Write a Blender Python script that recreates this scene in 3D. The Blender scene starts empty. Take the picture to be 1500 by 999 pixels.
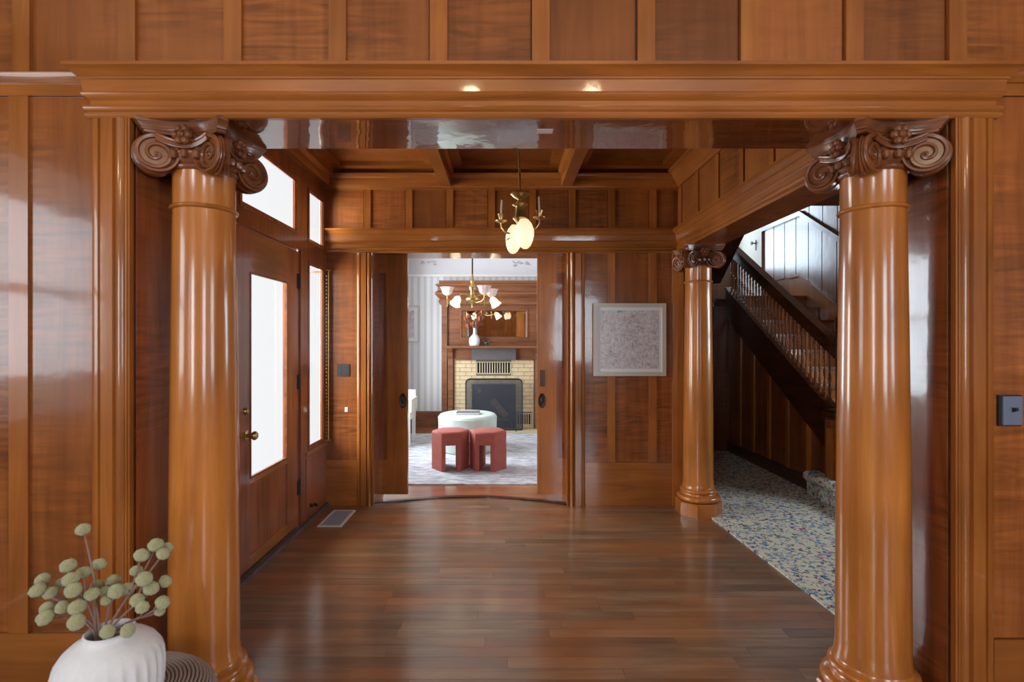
import bpy, bmesh, math, random
from math import pi, sin, cos, radians, sqrt
from mathutils import Vector, Matrix

random.seed(7)
SC = bpy.context.scene
COL = SC.collection

# ------------------------------------------------------------------ camera
F = 754.0                       # focal length in pixels of the 1500 px frame
EYE = 1.45
cam = bpy.data.cameras.new('camera')
cam.sensor_width = 36.0
cam.lens = 36.0 * F / 1500.0
cam.shift_x = 12.0 / 1500.0
cam.clip_start = 0.05
cam.dof.use_dof = True
cam.dof.focus_distance = 4.2
cam.dof.aperture_fstop = 3.5
camo = bpy.data.objects.new('camera', cam)
camo.location = (0, 0, EYE)
camo.rotation_euler = (pi / 2, 0, 0)
COL.objects.link(camo)
SC.camera = camo

# ------------------------------------------------------------------ world, exposure
w = bpy.data.worlds.new('sky')
SC.world = w
w.use_nodes = True
bg = w.node_tree.nodes['Background']
bg.inputs[0].default_value = (0.98, 0.985, 1.0, 1)
bg.inputs[1].default_value = 0.72
SC.view_settings.view_transform = 'Standard'
SC.view_settings.look = 'None'
SC.view_settings.exposure = 0.55
SC.view_settings.gamma = 1.0
SC.view_settings.use_curve_mapping = False


def area(name, loc, target, sx, sy, power, color=(1, 1, 1)):
    l = bpy.data.lights.new(name, 'AREA')
    l.shape = 'RECTANGLE'
    l.size, l.size_y = sx, sy
    l.energy = power
    l.color = color
    o = bpy.data.objects.new(name, l)
    o.location = loc
    d = Vector(target) - Vector(loc)
    o.rotation_euler = d.to_track_quat('-Z', 'Z').to_euler()
    COL.objects.link(o)
    return o


def point(name, loc, power, color, r=0.03):
    l = bpy.data.lights.new(name, 'POINT')
    l.energy = power
    l.color = color
    l.shadow_soft_size = r
    o = bpy.data.objects.new(name, l)
    o.location = loc
    COL.objects.link(o)
    return o


DAY = (0.80, 0.90, 1.0)
# daylight standing in the windows of the near room (behind the camera)
area('daylight_west', (-2.78, 0.55, 1.75), (5, 0.55, 1.75), 1.0, 1.6, 25, DAY)
area('daylight_south', (-2.1, -3.62, 1.75), (-1.2, 5, 1.75), 0.9, 1.7, 54, DAY)
area('daylight_south', (1.8, -3.62, 1.75), (1.0, 5, 1.75), 1.1, 1.7, 56, DAY)
area('daylight_east', (2.98, -0.9, 1.75), (-5, -0.9, 1.75), 1.2, 1.6, 42, DAY)
# daylight at the parlor windows, then added fill at an unseen stair window
area('daylight_parlor', (-1.90, 6.6, 1.7), (5, 6.6, 1.7), 1.8, 1.9, 110, DAY)
area('stair_fill', (3.98, 3.75, 1.7), (0, 3.95, 0.9), 0.9, 1.4, 34, DAY)
# warm ceiling lamps of the near room
point('near_room_lamp', (-0.25, -0.4, 2.7), 7, (1.0, 0.78, 0.5), 0.06)
point('near_room_lamp', (0.65, -0.4, 2.7), 7, (1.0, 0.78, 0.5), 0.06)
# added fill outside the front door, out of view, brightens the hall
area('porch_fill', (-2.75, 3.3, 1.75), (5, 3.3, 1.3), 1.9, 2.6, 190, (1.0, 0.97, 0.92))
area('daylight_landing', (2.95, 8.72, 3.35), (2.95, 0, 3.0), 1.2, 1.5, 50, (0.66, 0.83, 1.0))  # daylight at the stair landing window

# ------------------------------------------------------------------ materials


def srgb(c):
    out = []
    for v in c:
        v = v / 255.0
        out.append(v / 12.92 if v <= 0.04045 else ((v + 0.055) / 1.055) ** 2.4)
    return tuple(out) + (1.0,)


def base_mat(name):
    m = bpy.data.materials.new(name)
    m.use_nodes = True
    nt = m.node_tree
    return m, nt, nt.nodes['Principled BSDF']


def flat(name, col, rough=0.5, metal=0.0, coat=0.0, bump=0.0, bscale=40, var=0.0, emit=None, es=0.0, trans=0.0):
    m, nt, p = base_mat(name)
    p.inputs['Base Color'].default_value = srgb(col)
    p.inputs['Roughness'].default_value = rough
    p.inputs['Metallic'].default_value = metal
    p.inputs['Coat Weight'].default_value = coat
    p.inputs['Coat Roughness'].default_value = 0.08
    if trans:
        p.inputs['Transmission Weight'].default_value = trans
    tc = nt.nodes.new('ShaderNodeTexCoord')
    nz = nt.nodes.new('ShaderNodeTexNoise')
    nz.inputs['Scale'].default_value = bscale
    nz.inputs['Detail'].default_value = 4
    nt.links.new(tc.outputs['Object'], nz.inputs['Vector'])
    if var:
        mx = nt.nodes.new('ShaderNodeMix')
        mx.data_type = 'RGBA'
        a = [max(0, c * (1 - var)) for c in col]
        b = [min(255, c * (1 + var)) for c in col]
        mx.inputs[6].default_value = srgb(a)
        mx.inputs[7].default_value = srgb(b)
        nt.links.new(nz.outputs['Fac'], mx.inputs[0])
        nt.links.new(mx.outputs[2], p.inputs['Base Color'])
    if bump:
        b = nt.nodes.new('ShaderNodeBump')
        b.inputs['Strength'].default_value = bump
        b.inputs['Distance'].default_value = 0.01
        nt.links.new(nz.outputs['Fac'], b.inputs['Height'])
        nt.links.new(b.outputs[0], p.inputs['Normal'])
    if emit:
        p.inputs['Emission Color'].default_value = srgb(emit)
        p.inputs['Emission Strength'].default_value = es
    return m


def wood(name, dark, mid, light, axis='Z', rough=0.32, coat=0.7, crough=0.07, curl=0.0, tone=(0.8, 1.15),
         wave=0.12, gs=1.0, worn=0.0, cior=1.5, patch=None):
    """varnished wood: long grain along one axis, optional curly figure across it"""
    m, nt, p = base_mat(name)
    N, L = nt.nodes, nt.links
    tc = N.new('ShaderNodeTexCoord')
    oi = N.new('ShaderNodeObjectInfo')
    mul = N.new('ShaderNodeVectorMath')
    mul.operation = 'MULTIPLY_ADD'
    comb = N.new('ShaderNodeCombineXYZ')
    for k in range(3):
        L.new(oi.outputs['Random'], comb.inputs[k])
    L.new(comb.outputs[0], mul.inputs[0])
    mul.inputs[1].default_value = (37.0, 53.0, 71.0)
    L.new(tc.outputs['Object'], mul.inputs[2])
    mp = N.new('ShaderNodeMapping')
    s = [16.0 * gs] * 3
    s['XYZ'.index(axis)] = 1.1 * gs
    mp.inputs['Scale'].default_value = s
    L.new(mul.outputs[0], mp.inputs['Vector'])
    n1 = N.new('ShaderNodeTexNoise')
    n1.inputs['Scale'].default_value = 1.0
    n1.inputs['Detail'].default_value = 6
    n1.inputs['Roughness'].default_value = 0.62
    n1.inputs['Distortion'].default_value = 0.9
    L.new(mp.outputs[0], n1.inputs['Vector'])
    ramp = N.new('ShaderNodeValToRGB')
    e = ramp.color_ramp.elements
    e[0].position, e[0].color = 0.28, srgb(dark)
    e[1].position, e[1].color = 0.74, srgb(light)
    x = e.new(0.5)
    x.color = srgb(mid)
    L.new(n1.outputs['Fac'], ramp.inputs[0])
    out = ramp.outputs[0]
    if patch:
        # broad worn patches of another brown, drawn out along the grain
        mp6 = N.new('ShaderNodeMapping')
        s6 = [3.2] * 3
        s6['XYZ'.index(axis)] = 1.1
        mp6.inputs['Scale'].default_value = s6
        L.new(tc.outputs['Object'], mp6.inputs['Vector'])
        n6 = N.new('ShaderNodeTexNoise')
        n6.inputs['Scale'].default_value = 1.0
        n6.inputs['Detail'].default_value = 4
        L.new(mp6.outputs[0], n6.inputs['Vector'])
        mr6 = N.new('ShaderNodeMapRange')
        mr6.inputs['From Min'].default_value = 0.40
        mr6.inputs['From Max'].default_value = 0.62
        mr6.inputs['To Max'].default_value = 0.75
        L.new(n6.outputs['Fac'], mr6.inputs[0])
        mx6 = N.new('ShaderNodeMix')
        mx6.data_type = 'RGBA'
        mx6.inputs[7].default_value = srgb(patch)
        L.new(mr6.outputs[0], mx6.inputs[0])
        L.new(out, mx6.inputs[6])
        out = mx6.outputs[2]
    # broad cloudy tone
    n2 = N.new('ShaderNodeTexNoise')
    n2.inputs['Scale'].default_value = 2.6
    n2.inputs['Detail'].default_value = 2
    L.new(mul.outputs[0], n2.inputs['Vector'])
    hs = N.new('ShaderNodeHueSaturation')
    mr = N.new('ShaderNodeMapRange')
    mr.inputs['To Min'].default_value = tone[0]
    mr.inputs['To Max'].default_value = tone[1]
    L.new(oi.outputs['Random'], mr.inputs[0])
    mr2 = N.new('ShaderNodeMapRange')
    mr2.inputs['From Min'].default_value = 0.3
    mr2.inputs['From Max'].default_value = 0.7
    mr2.inputs['To Min'].default_value = 0.82
    mr2.inputs['To Max'].default_value = 1.16
    L.new(n2.outputs['Fac'], mr2.inputs[0])
    mm = N.new('ShaderNodeMath')
    mm.operation = 'MULTIPLY'
    L.new(mr.outputs[0], mm.inputs[0])
    L.new(mr2.outputs[0], mm.inputs[1])
    val = mm.outputs[0]
    if curl > 0:
        mpc = N.new('ShaderNodeMapping')
        sc_ = [2.6] * 3
        sc_['XYZ'.index(axis)] = 24.0
        mpc.inputs['Scale'].default_value = sc_
        mpc.inputs['Rotation'].default_value = (0.15, 0.42, 0.0)
        L.new(mul.outputs[0], mpc.inputs['Vector'])
        wv = N.new('ShaderNodeTexNoise')
        wv.inputs['Scale'].default_value = 1.0
        wv.inputs['Detail'].default_value = 3
        wv.inputs['Distortion'].default_value = 1.6
        L.new(mpc.outputs[0], wv.inputs['Vector'])
        n3 = N.new('ShaderNodeTexNoise')
        n3.inputs['Scale'].default_value = 1.7
        L.new(mul.outputs[0], n3.inputs['Vector'])
        mr3 = N.new('ShaderNodeMapRange')
        mr3.inputs['From Min'].default_value = 0.38
        mr3.inputs['From Max'].default_value = 0.62
        mr3.inputs['To Max'].default_value = curl
        L.new(n3.outputs['Fac'], mr3.inputs[0])
        mr4 = N.new('ShaderNodeMapRange')
        mr4.inputs['From Min'].default_value = 0.32
        mr4.inputs['From Max'].default_value = 0.68
        mr4.inputs['To Min'].default_value = -0.6
        mr4.inputs['To Max'].default_value = 0.35
        L.new(wv.outputs['Fac'], mr4.inputs[0])
        ma = N.new('ShaderNodeMath')
        ma.operation = 'MULTIPLY_ADD'
        L.new(mr3.outputs[0], ma.inputs[0])
        L.new(mr4.outputs[0], ma.inputs[1])
        ma.inputs[2].default_value = 1.0
        mb = N.new('ShaderNodeMath')
        mb.operation = 'MULTIPLY'
        L.new(val, mb.inputs[0])
        L.new(ma.outputs[0], mb.inputs[1])
        val = mb.outputs[0]
    L.new(val, hs.inputs['Value'])
    L.new(out, hs.inputs['Color'])
    L.new(hs.outputs[0], p.inputs['Base Color'])
    p.inputs['Roughness'].default_value = rough
    p.inputs['Coat Weight'].default_value = coat
    p.inputs['Coat Roughness'].default_value = crough
    p.inputs['Coat IOR'].default_value = cior
    p.inputs['Specular IOR Level'].default_value = 0.3
    if worn:
        # patchy wear in the finish
        n5 = N.new('ShaderNodeTexNoise')
        n5.inputs['Scale'].default_value = 3.0
        n5.inputs['Detail'].default_value = 5
        L.new(tc.outputs['Object'], n5.inputs['Vector'])
        mr5 = N.new('ShaderNodeMapRange')
        mr5.inputs['From Min'].default_value = 0.15
        mr5.inputs['From Max'].default_value = 0.85
        mr5.inputs['To Min'].default_value = crough
        mr5.inputs['To Max'].default_value = crough + worn
        L.new(n5.outputs['Fac'], mr5.inputs[0])
        L.new(mr5.outputs[0], p.inputs['Coat Roughness'])
    if wave:
        n4 = N.new('ShaderNodeTexNoise')
        n4.inputs['Scale'].default_value = 7.0
        n4.inputs['Detail'].default_value = 3
        L.new(mul.outputs[0], n4.inputs['Vector'])
        b = N.new('ShaderNodeBump')
        b.inputs['Strength'].default_value = wave
        b.inputs['Distance'].default_value = 0.012
        L.new(n4.outputs['Fac'], b.inputs['Height'])
        L.new(b.outputs[0], p.inputs['Normal'])
        L.new(b.outputs[0], p.inputs['Coat Normal'])
    return m


D1, M1, L1 = (128, 70, 31), (148, 84, 38), (160, 95, 46)
W = {
    'panel': wood('panel_wood', D1, M1, L1, 'Z', curl=0.75, crough=0.11, tone=(0.72, 1.1)),
    'frieze': wood('frieze_wood', (132, 74, 32), (150, 86, 39), (160, 95, 46), 'Z', curl=0.65, tone=(0.62, 1.12), rough=0.4, coat=0.45, crough=0.14),
    'z': wood('upright_wood', (134, 76, 30), (154, 90, 37), (168, 104, 46), 'Z', tone=(0.85, 1.1), wave=0.05),
    'x': wood('crosswise_wood', (134, 76, 30), (154, 90, 37), (168, 104, 46), 'X', tone=(0.9, 1.08), wave=0.05),
    'y': wood('lengthwise_wood', (134, 76, 30), (154, 90, 37), (168, 104, 46), 'Y', tone=(0.9, 1.08), wave=0.05),
    'jamb': wood('jamb_wood', (112, 58, 28), (142, 78, 40), (158, 92, 50), 'Z', curl=0.9, tone=(0.9, 1.1), crough=0.1),
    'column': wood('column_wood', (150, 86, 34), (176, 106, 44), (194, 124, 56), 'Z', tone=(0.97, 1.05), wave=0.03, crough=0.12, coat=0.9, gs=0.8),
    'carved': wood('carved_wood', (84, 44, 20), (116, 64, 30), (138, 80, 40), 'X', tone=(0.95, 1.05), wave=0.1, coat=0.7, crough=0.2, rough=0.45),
    'door': wood('door_wood', (98, 48, 24), (138, 74, 38), (158, 90, 48), 'Z', tone=(0.85, 1.08), wave=0.06),
    'soffit': wood('soffit_wood', (100, 50, 24), (140, 76, 36), (162, 94, 48), 'X', tone=(0.95, 1.0), wave=0.09, coat=1.0, crough=0.03, rough=0.25, cior=1.95),
    'plank': wood('floor_wood', (94, 68, 48), (122, 92, 68), (146, 116, 88), 'X', tone=(0.78, 1.14), wave=0.06, rough=0.42, coat=0.8, crough=0.11, worn=0.12, gs=1.0, patch=(140, 84, 46)),
    'plank2': wood('parlor_floor_wood', (120, 66, 40), (160, 96, 62), (180, 116, 78), 'X', wave=0.04, crough=0.15),
    'stair': wood('stair_wood', (40, 20, 12), (68, 36, 20), (88, 50, 28), 'Y', tone=(0.9, 1.1), wave=0.05),
    'stairz': wood('stair_panel_wood', (90, 48, 24), (122, 68, 32), (140, 84, 42), 'Z', tone=(0.8, 1.15), wave=0.12, curl=0.4, crough=0.2),
    'mantel': wood('mantel_wood', (98, 58, 36), (132, 82, 54), (150, 98, 66), 'X', tone=(0.9, 1.1), wave=0.03, coat=0.4, crough=0.2),
}
M = {
    'plaster': flat('cream_plaster', (222, 214, 202), 0.8, bump=0.05),
    'brass': flat('aged_brass', (182, 152, 96), 0.28, metal=0.9, var=0.15),
    'bronze': flat('dark_bronze', (62, 50, 38), 0.35, metal=0.8, var=0.2),
    'iron': flat('black_iron', (38, 38, 42), 0.5, metal=0.3, var=0.2),
    'steel': flat('grey_steel_plate', (112, 124, 146), 0.36, metal=0.25),
    'slatgrey': flat('grey_enamel', (150, 158, 172), 0.35, metal=0.2),
    'blackplastic': flat('dark_plate', (34, 30, 32), 0.35),
    'white': flat('white_paint', (232, 232, 230), 0.5),
    'gap': flat('shadowed_gap', (18, 9, 6), 0.9),
    'worn': flat('worn_dark_edge', (74, 62, 60), 0.5, var=0.5, bscale=14),
    'ceramic': flat('matte_white_ceramic', (226, 226, 226), 0.75, bump=0.12, bscale=60, var=0.03),
    'bud': flat('green_dried_bud', (176, 174, 124), 0.95, bump=0.9, bscale=380, var=0.25),
    'stem': flat('grey_brown_stem', (136, 108, 98), 0.8, var=0.2, bscale=60),
    'cream': flat('cream_fabric', (218, 210, 196), 0.9, bump=0.2, bscale=200),
    'red': flat('terracotta_velvet', (172, 92, 80), 0.85, var=0.1, bscale=12),
    'mint': flat('pale_mint_velvet', (206, 218, 208), 0.85, var=0.06, bscale=10),
    'frame': flat('pale_frame', (196, 188, 178), 0.5),
    'mat': flat('white_mat', (226, 228, 230), 0.7),
    'tile': flat('cream_glazed_brick', (214, 190, 150), 0.3, var=0.12, bscale=9, coat=0.4),
    'grout': flat('grey_mortar', (128, 112, 92), 0.9),
    'soot': flat('sooty_firebox', (40, 42, 50), 0.8, var=0.3, bscale=12),
    'logbark': flat('split_log', (150, 118, 88), 0.9, var=0.3, bscale=30, bump=0.5),
    'leafdry': flat('dried_copper_leaves', (164, 92, 58), 0.8, var=0.25, bscale=50),
    'print': flat('paper', (200, 200, 200), 0.7),
    'coveplaster': flat('lilac_white_plaster', (214, 210, 214), 0.8),
    'relief': flat('grey_relief', (176, 168, 164), 0.8),
    'slate': flat('grey_slate_hood', (86, 78, 77), 0.6, var=0.15, bscale=15),
    'hearth': flat('pale_hearth', (206, 188, 156), 0.5, var=0.08),
    'ink': flat('magazine_cover', (92, 84, 92), 0.4, var=0.6, bscale=26),
    'bird': flat('dark_green_glaze', (56, 64, 54), 0.4),
}


def mat_shade(name, strength, col=(255, 214, 150)):
    m, nt, p = base_mat(name)
    p.inputs['Base Color'].default_value = srgb((250, 236, 214))
    p.inputs['Roughness'].default_value = 0.25
    p.inputs['Emission Color'].default_value = srgb(col)
    p.inputs['Emission Strength'].default_value = strength
    return m


M['shade_hall'] = mat_shade('lit_etched_glass', 0.72, (255, 204, 158))
M['shade_lit'] = mat_shade('lit_tulip_glass', 1.2, (255, 226, 176))
M['shade_off'] = flat('frosted_pink_glass', (232, 206, 198), 0.3, coat=0.3)


def mat_glass():
    m, nt, p = base_mat('clear_pane')
    N, L = nt.nodes, nt.links
    t = N.new('ShaderNodeBsdfTransparent')
    t.inputs[0].default_value = (0.97, 0.98, 0.98, 1)
    g = N.new('ShaderNodeBsdfGlossy')
    g.inputs['Roughness'].default_value = 0.02
    fr = N.new('ShaderNodeFresnel')
    fr.inputs[0].default_value = 1.3
    mx = N.new('ShaderNodeMixShader')
    ge = N.new('ShaderNodeNewGeometry')
    fm = N.new('ShaderNodeMath')
    fm.operation = 'MULTIPLY'
    inv = N.new('ShaderNodeMath')
    inv.operation = 'SUBTRACT'
    inv.inputs[0].default_value = 1.0
    L.new(ge.outputs['Backfacing'], inv.inputs[1])      # only the outer face mirrors
    L.new(fr.outputs[0], fm.inputs[0])
    L.new(inv.outputs[0], fm.inputs[1])
    L.new(fm.outputs[0], mx.inputs[0])
    L.new(t.outputs[0], mx.inputs[1])
    L.new(g.outputs[0], mx.inputs[2])
    L.new(mx.outputs[0], N['Material Output'].inputs[0])
    return m


M['glass'] = mat_glass()
_p = M['bud'].node_tree.nodes['Principled BSDF']
_p.inputs['Sheen Weight'].default_value = 0.8
_p.inputs['Sheen Roughness'].default_value = 0.4
_p.inputs['Sheen Tint'].default_value = (0.9, 0.92, 0.8, 1)


def mat_mirror():
    m, nt, p = base_mat('silvered_mirror')
    p.inputs['Base Color'].default_value = (0.82, 0.82, 0.82, 1)
    p.inputs['Metallic'].default_value = 1
    p.inputs['Roughness'].default_value = 0.02
    return m


M['mirror'] = mat_mirror()


def mat_mesh():
    m, nt, p = base_mat('black_wire_mesh')
    N, L = nt.nodes, nt.links
    p.inputs['Base Color'].default_value = srgb((58, 60, 66))
    p.inputs['Roughness'].default_value = 0.6
    t = N.new('ShaderNodeBsdfTransparent')
    mx = N.new('ShaderNodeMixShader')
    mx.inputs[0].default_value = 0.5
    L.new(t.outputs[0], mx.inputs[1])
    L.new(p.outputs[0], mx.inputs[2])
    L.new(mx.outputs[0], N['Material Output'].inputs[0])
    return m


M['mesh'] = mat_mesh()


def mat_wallpaper():
    m, nt, p = base_mat('striped_wallpaper')
    N, L = nt.nodes, nt.links
    tc = N.new('ShaderNodeTexCoord')
    sx = N.new('ShaderNodeSeparateXYZ')
    L.new(tc.outputs['Object'], sx.inputs[0])
    add = N.new('ShaderNodeMath')
    L.new(sx.outputs[0], add.inputs[0])
    L.new(sx.outputs[1], add.inputs[1])
    mo = N.new('ShaderNodeMath')
    mo.operation = 'PINGPONG'
    L.new(add.outputs[0], mo.inputs[0])
    mo.inputs[1].default_value = 0.055
    ramp = N.new('ShaderNodeValToRGB')
    e = ramp.color_ramp.elements
    e[0].position, e[0].color = 0.35, srgb((206, 204, 206))
    e[1].position, e[1].color = 0.5, srgb((226, 228, 230))
    sc = N.new('ShaderNodeMath')
    sc.operation = 'DIVIDE'
    L.new(mo.outputs[0], sc.inputs[0])
    sc.inputs[1].default_value = 0.055
    L.new(sc.outputs[0], ramp.inputs[0])
    L.new(ramp.outputs[0], p.inputs['Base Color'])
    p.inputs['Roughness'].default_value = 0.7
    return m


M['wallpaper'] = mat_wallpaper()


def mat_carpet():
    """cream carpet sprinkled with small blue, violet, green and red flowers"""
    m, nt, p = base_mat('floral_carpet')
    N, L = nt.nodes, nt.links
    tc = N.new('ShaderNodeTexCoord')
    nz = N.new('ShaderNodeTexNoise')
    nz.inputs['Scale'].default_value = 38
    nz.inputs['Detail'].default_value = 2
    L.new(tc.outputs['Object'], nz.inputs['Vector'])
    vm = N.new('ShaderNodeVectorMath')
    vm.operation = 'MULTIPLY_ADD'
    L.new(nz.outputs['Color'], vm.inputs[0])
    vm.inputs[1].default_value = (0.055, 0.055, 0.055)
    L.new(tc.outputs['Object'], vm.inputs[2])
    vo = N.new('ShaderNodeTexVoronoi')
    vo.inputs['Scale'].default_value = 40
    L.new(vm.outputs[0], vo.inputs['Vector'])
    sp = N.new('ShaderNodeSeparateColor')
    L.new(vo.outputs['Color'], sp.inputs[0])
    ramp = N.new('ShaderNodeValToRGB')
    ramp.color_ramp.interpolation = 'CONSTANT'
    e = ramp.color_ramp.elements
    cols = [(0.0, (196, 192, 172)), (0.24, (208, 204, 186)), (0.40, (84, 118, 150)), (0.56, (116, 140, 162)), (0.68, (156, 130, 160)),
            (0.78, (62, 76, 108)), (0.87, (104, 126, 110)), (0.94, (150, 52, 66)), (0.97, (52, 40, 56))]
    e[0].position, e[0].color = cols[0][0], srgb(cols[0][1])
    e[1].position, e[1].color = cols[1][0], srgb(cols[1][1])
    for q, c in cols[2:]:
        x = e.new(q)
        x.color = srgb(c)
    L.new(sp.outputs[0], ramp.inputs[0])
    mx = N.new('ShaderNodeMix')
    mx.data_type = 'RGBA'
    mr = N.new('ShaderNodeMapRange')
    mr.inputs['From Min'].default_value = 0.50
    mr.inputs['From Max'].default_value = 0.62
    mr.inputs['To Min'].default_value = 1.0
    mr.inputs['To Max'].default_value = 0.0
    L.new(vo.outputs['Distance'], mr.inputs[0])
    L.new(mr.outputs[0], mx.inputs[0])
    mx.inputs[6].default_value = srgb((202, 198, 178))
    L.new(ramp.outputs[0], mx.inputs[7])
    L.new(mx.outputs[2], p.inputs['Base Color'])
    p.inputs['Roughness'].default_value = 0.95
    b = N.new('ShaderNodeBump')
    b.inputs['Strength'].default_value = 0.4
    b.inputs['Distance'].default_value = 0.004
    n2 = N.new('ShaderNodeTexNoise')
    n2.inputs['Scale'].default_value = 300
    L.new(tc.outputs['Object'], n2.inputs['Vector'])
    L.new(n2.outputs['Fac'], b.inputs['Height'])
    L.new(b.outputs[0], p.inputs['Normal'])
    return m


M['carpet'] = mat_carpet()


def mat_rug():
    m, nt, p = base_mat('faded_blue_grey_rug')
    N, L = nt.nodes, nt.links
    tc = N.new('ShaderNodeTexCoord')
    mp = N.new('ShaderNodeMapping')
    mp.inputs['Scale'].default_value = (3.0, 7.0, 3.0)
    L.new(tc.outputs['Object'], mp.inputs[0])
    nz = N.new('ShaderNodeTexNoise')
    nz.inputs['Scale'].default_value = 2.2
    nz.inputs['Detail'].default_value = 9
    nz.inputs['Roughness'].default_value = 0.72
    L.new(mp.outputs[0], nz.inputs[0])
    ramp = N.new('ShaderNodeValToRGB')
    e = ramp.color_ramp.elements
    e[0].position, e[0].color = 0.36, srgb((152, 148, 152))
    e[1].position, e[1].color = 0.62, srgb((222, 220, 220))
    x = e.new(0.48)
    x.color = srgb((186, 186, 194))
    L.new(nz.outputs['Fac'], ramp.inputs[0])
    L.new(ramp.outputs[0], p.inputs['Base Color'])
    p.inputs['Roughness'].default_value = 0.95
    return m


M['rug'] = mat_rug()


def mat_engraving():
    """grey engraving: blurry patches crossed by thin pencil-like lines"""
    m, nt, p = base_mat('grey_engraving')
    N, L = nt.nodes, nt.links
    tc = N.new('ShaderNodeTexCoord')
    facs = []
    for sc, seed in (((9, 9, 60), 4.0), ((60, 60, 9), 3.0), ((14, 14, 14), 2.0)):
        mp = N.new('ShaderNodeMapping')
        mp.inputs['Scale'].default_value = sc
        L.new(tc.outputs['Object'], mp.inputs[0])
        nz = N.new('ShaderNodeTexNoise')
        nz.inputs['Scale'].default_value = seed
        nz.inputs['Detail'].default_value = 8
        nz.inputs['Roughness'].default_value = 0.7
        L.new(mp.outputs[0], nz.inputs[0])
        facs.append(nz.outputs['Fac'])
    a = N.new('ShaderNodeMath')
    L.new(facs[0], a.inputs[0])
    L.new(facs[1], a.inputs[1])
    b = N.new('ShaderNodeMath')
    L.new(a.outputs[0], b.inputs[0])
    L.new(facs[2], b.inputs[1])
    mr = N.new('ShaderNodeMapRange')
    mr.inputs['From Min'].default_value = 1.15
    mr.inputs['From Max'].default_value = 1.85
    L.new(b.outputs[0], mr.inputs[0])
    ramp = N.new('ShaderNodeValToRGB')
    e = ramp.color_ramp.elements
    e[0].position, e[0].color = 0.08, srgb((120, 112, 116))
    e[1].position, e[1].color = 0.85, srgb((226, 220, 222))
    x = e.new(0.45)
    x.color = srgb((196, 188, 192))
    L.new(mr.outputs[0], ramp.inputs[0])
    L.new(ramp.outputs[0], p.inputs['Base Color'])
    p.inputs['Roughness'].default_value = 0.35
    return m


M['engraving'] = mat_engraving()


def mat_ribbed():
    m, nt, p = base_mat('dark_brown_cord')
    p.inputs['Base Color'].default_value = srgb((152, 136, 126))
    p.inputs['Roughness'].default_value = 0.7
    return m


M['cord'] = mat_ribbed()
M['corddark'] = flat('dark_cord', (46, 36, 34), 0.8)

# ------------------------------------------------------------------ mesh helpers


def new():
    return bmesh.new()


def box(bm, x0, x1, y0, y1, z0, z1):
    vs = [bm.verts.new((x, y, z)) for x in (x0, x1) for y in (y0, y1) for z in (z0, z1)]
    for f in ((0, 1, 3, 2), (4, 6, 7, 5), (0, 4, 5, 1), (2, 3, 7, 6), (0, 2, 6, 4), (1, 5, 7, 3)):
        bm.faces.new([vs[i] for i in f])
    return vs


def prism(bm, pts, axis, a0, a1):
    """extrude a 2D polygon. axis 'z': pts are (x, y); 'x': (y, z); 'y': (x, z)"""
    def p3(p, a):
        return {'z': (p[0], p[1], a), 'x': (a, p[0], p[1]), 'y': (p[0], a, p[1])}[axis]
    A = [bm.verts.new(p3(p, a0)) for p in pts]
    B = [bm.verts.new(p3(p, a1)) for p in pts]
    n = len(pts)
    bm.faces.new(A)
    bm.faces.new(B[::-1])
    for i in range(n):
        bm.faces.new((A[i], B[i], B[(i + 1) % n], A[(i + 1) % n]))


def lathe(bm, prof, c=(0, 0, 0), seg=24, axis='z', mat=None, a0=0.0, rfun=None):
    """revolve (r, h) pairs about a vertical axis through c, optional 4x4 afterwards"""
    rings = []
    made = []
    for r, h in prof:
        if r < 1e-6:
            v = bm.verts.new((0, 0, h))
            rings.append([v])
            made.append(v)
        else:
            ring = []
            for i in range(seg):
                t = a0 + 2 * pi * i / seg
                rr = r * (rfun(t, h) if rfun else 1)
                v = bm.verts.new((rr * cos(t), rr * sin(t), h))
                ring.append(v)
                made.append(v)
            rings.append(ring)
    for a, b in zip(rings, rings[1:]):
        if len(a) == 1 and len(b) == 1:
            continue
        for i in range(seg):
            j = (i + 1) % seg
            if len(a) == 1:
                bm.faces.new((a[0], b[j], b[i]))
            elif len(b) == 1:
                bm.faces.new((a[i], a[j], b[0]))
            else:
                bm.faces.new((a[i], a[j], b[j], b[i]))
    for ring, flip in ((rings[0], True), (rings[-1], False)):
        if len(ring) > 1:
            bm.faces.new(ring[::-1] if flip else ring)
    mt = Matrix.Translation(Vector(c)) @ (mat if mat is not None else Matrix.Identity(4))
    for v in made:
        v.co = mt @ v.co
    return made


def tube(bm, pts, r, seg=8, cap=True):
    pts = [Vector(p) for p in pts]
    rs = r if isinstance(r, (list, tuple)) else [r] * len(pts)
    rings = []
    prev = None
    for i, p in enumerate(pts):
        d = (pts[min(i + 1, len(pts) - 1)] - pts[max(i - 1, 0)])
        if d.length < 1e-9:
            d = Vector((0, 0, 1))
        d.normalize()
        if prev is None:
            u = d.orthogonal().normalized()
        else:
            u = prev - d * prev.dot(d)
            if u.length < 1e-6:
                u = d.orthogonal()
            u.normalize()
        prev = u
        v = d.cross(u)
        rings.append([bm.verts.new(p + (u * cos(2 * pi * k / seg) + v * sin(2 * pi * k / seg)) * rs[i]) for k in range(seg)])
    for a, b in zip(rings, rings[1:]):
        for k in range(seg):
            bm.faces.new((a[k], a[(k + 1) % seg], b[(k + 1) % seg], b[k]))
    if cap:
        bm.faces.new(rings[0][::-1])
        bm.faces.new(rings[-1])


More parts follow.
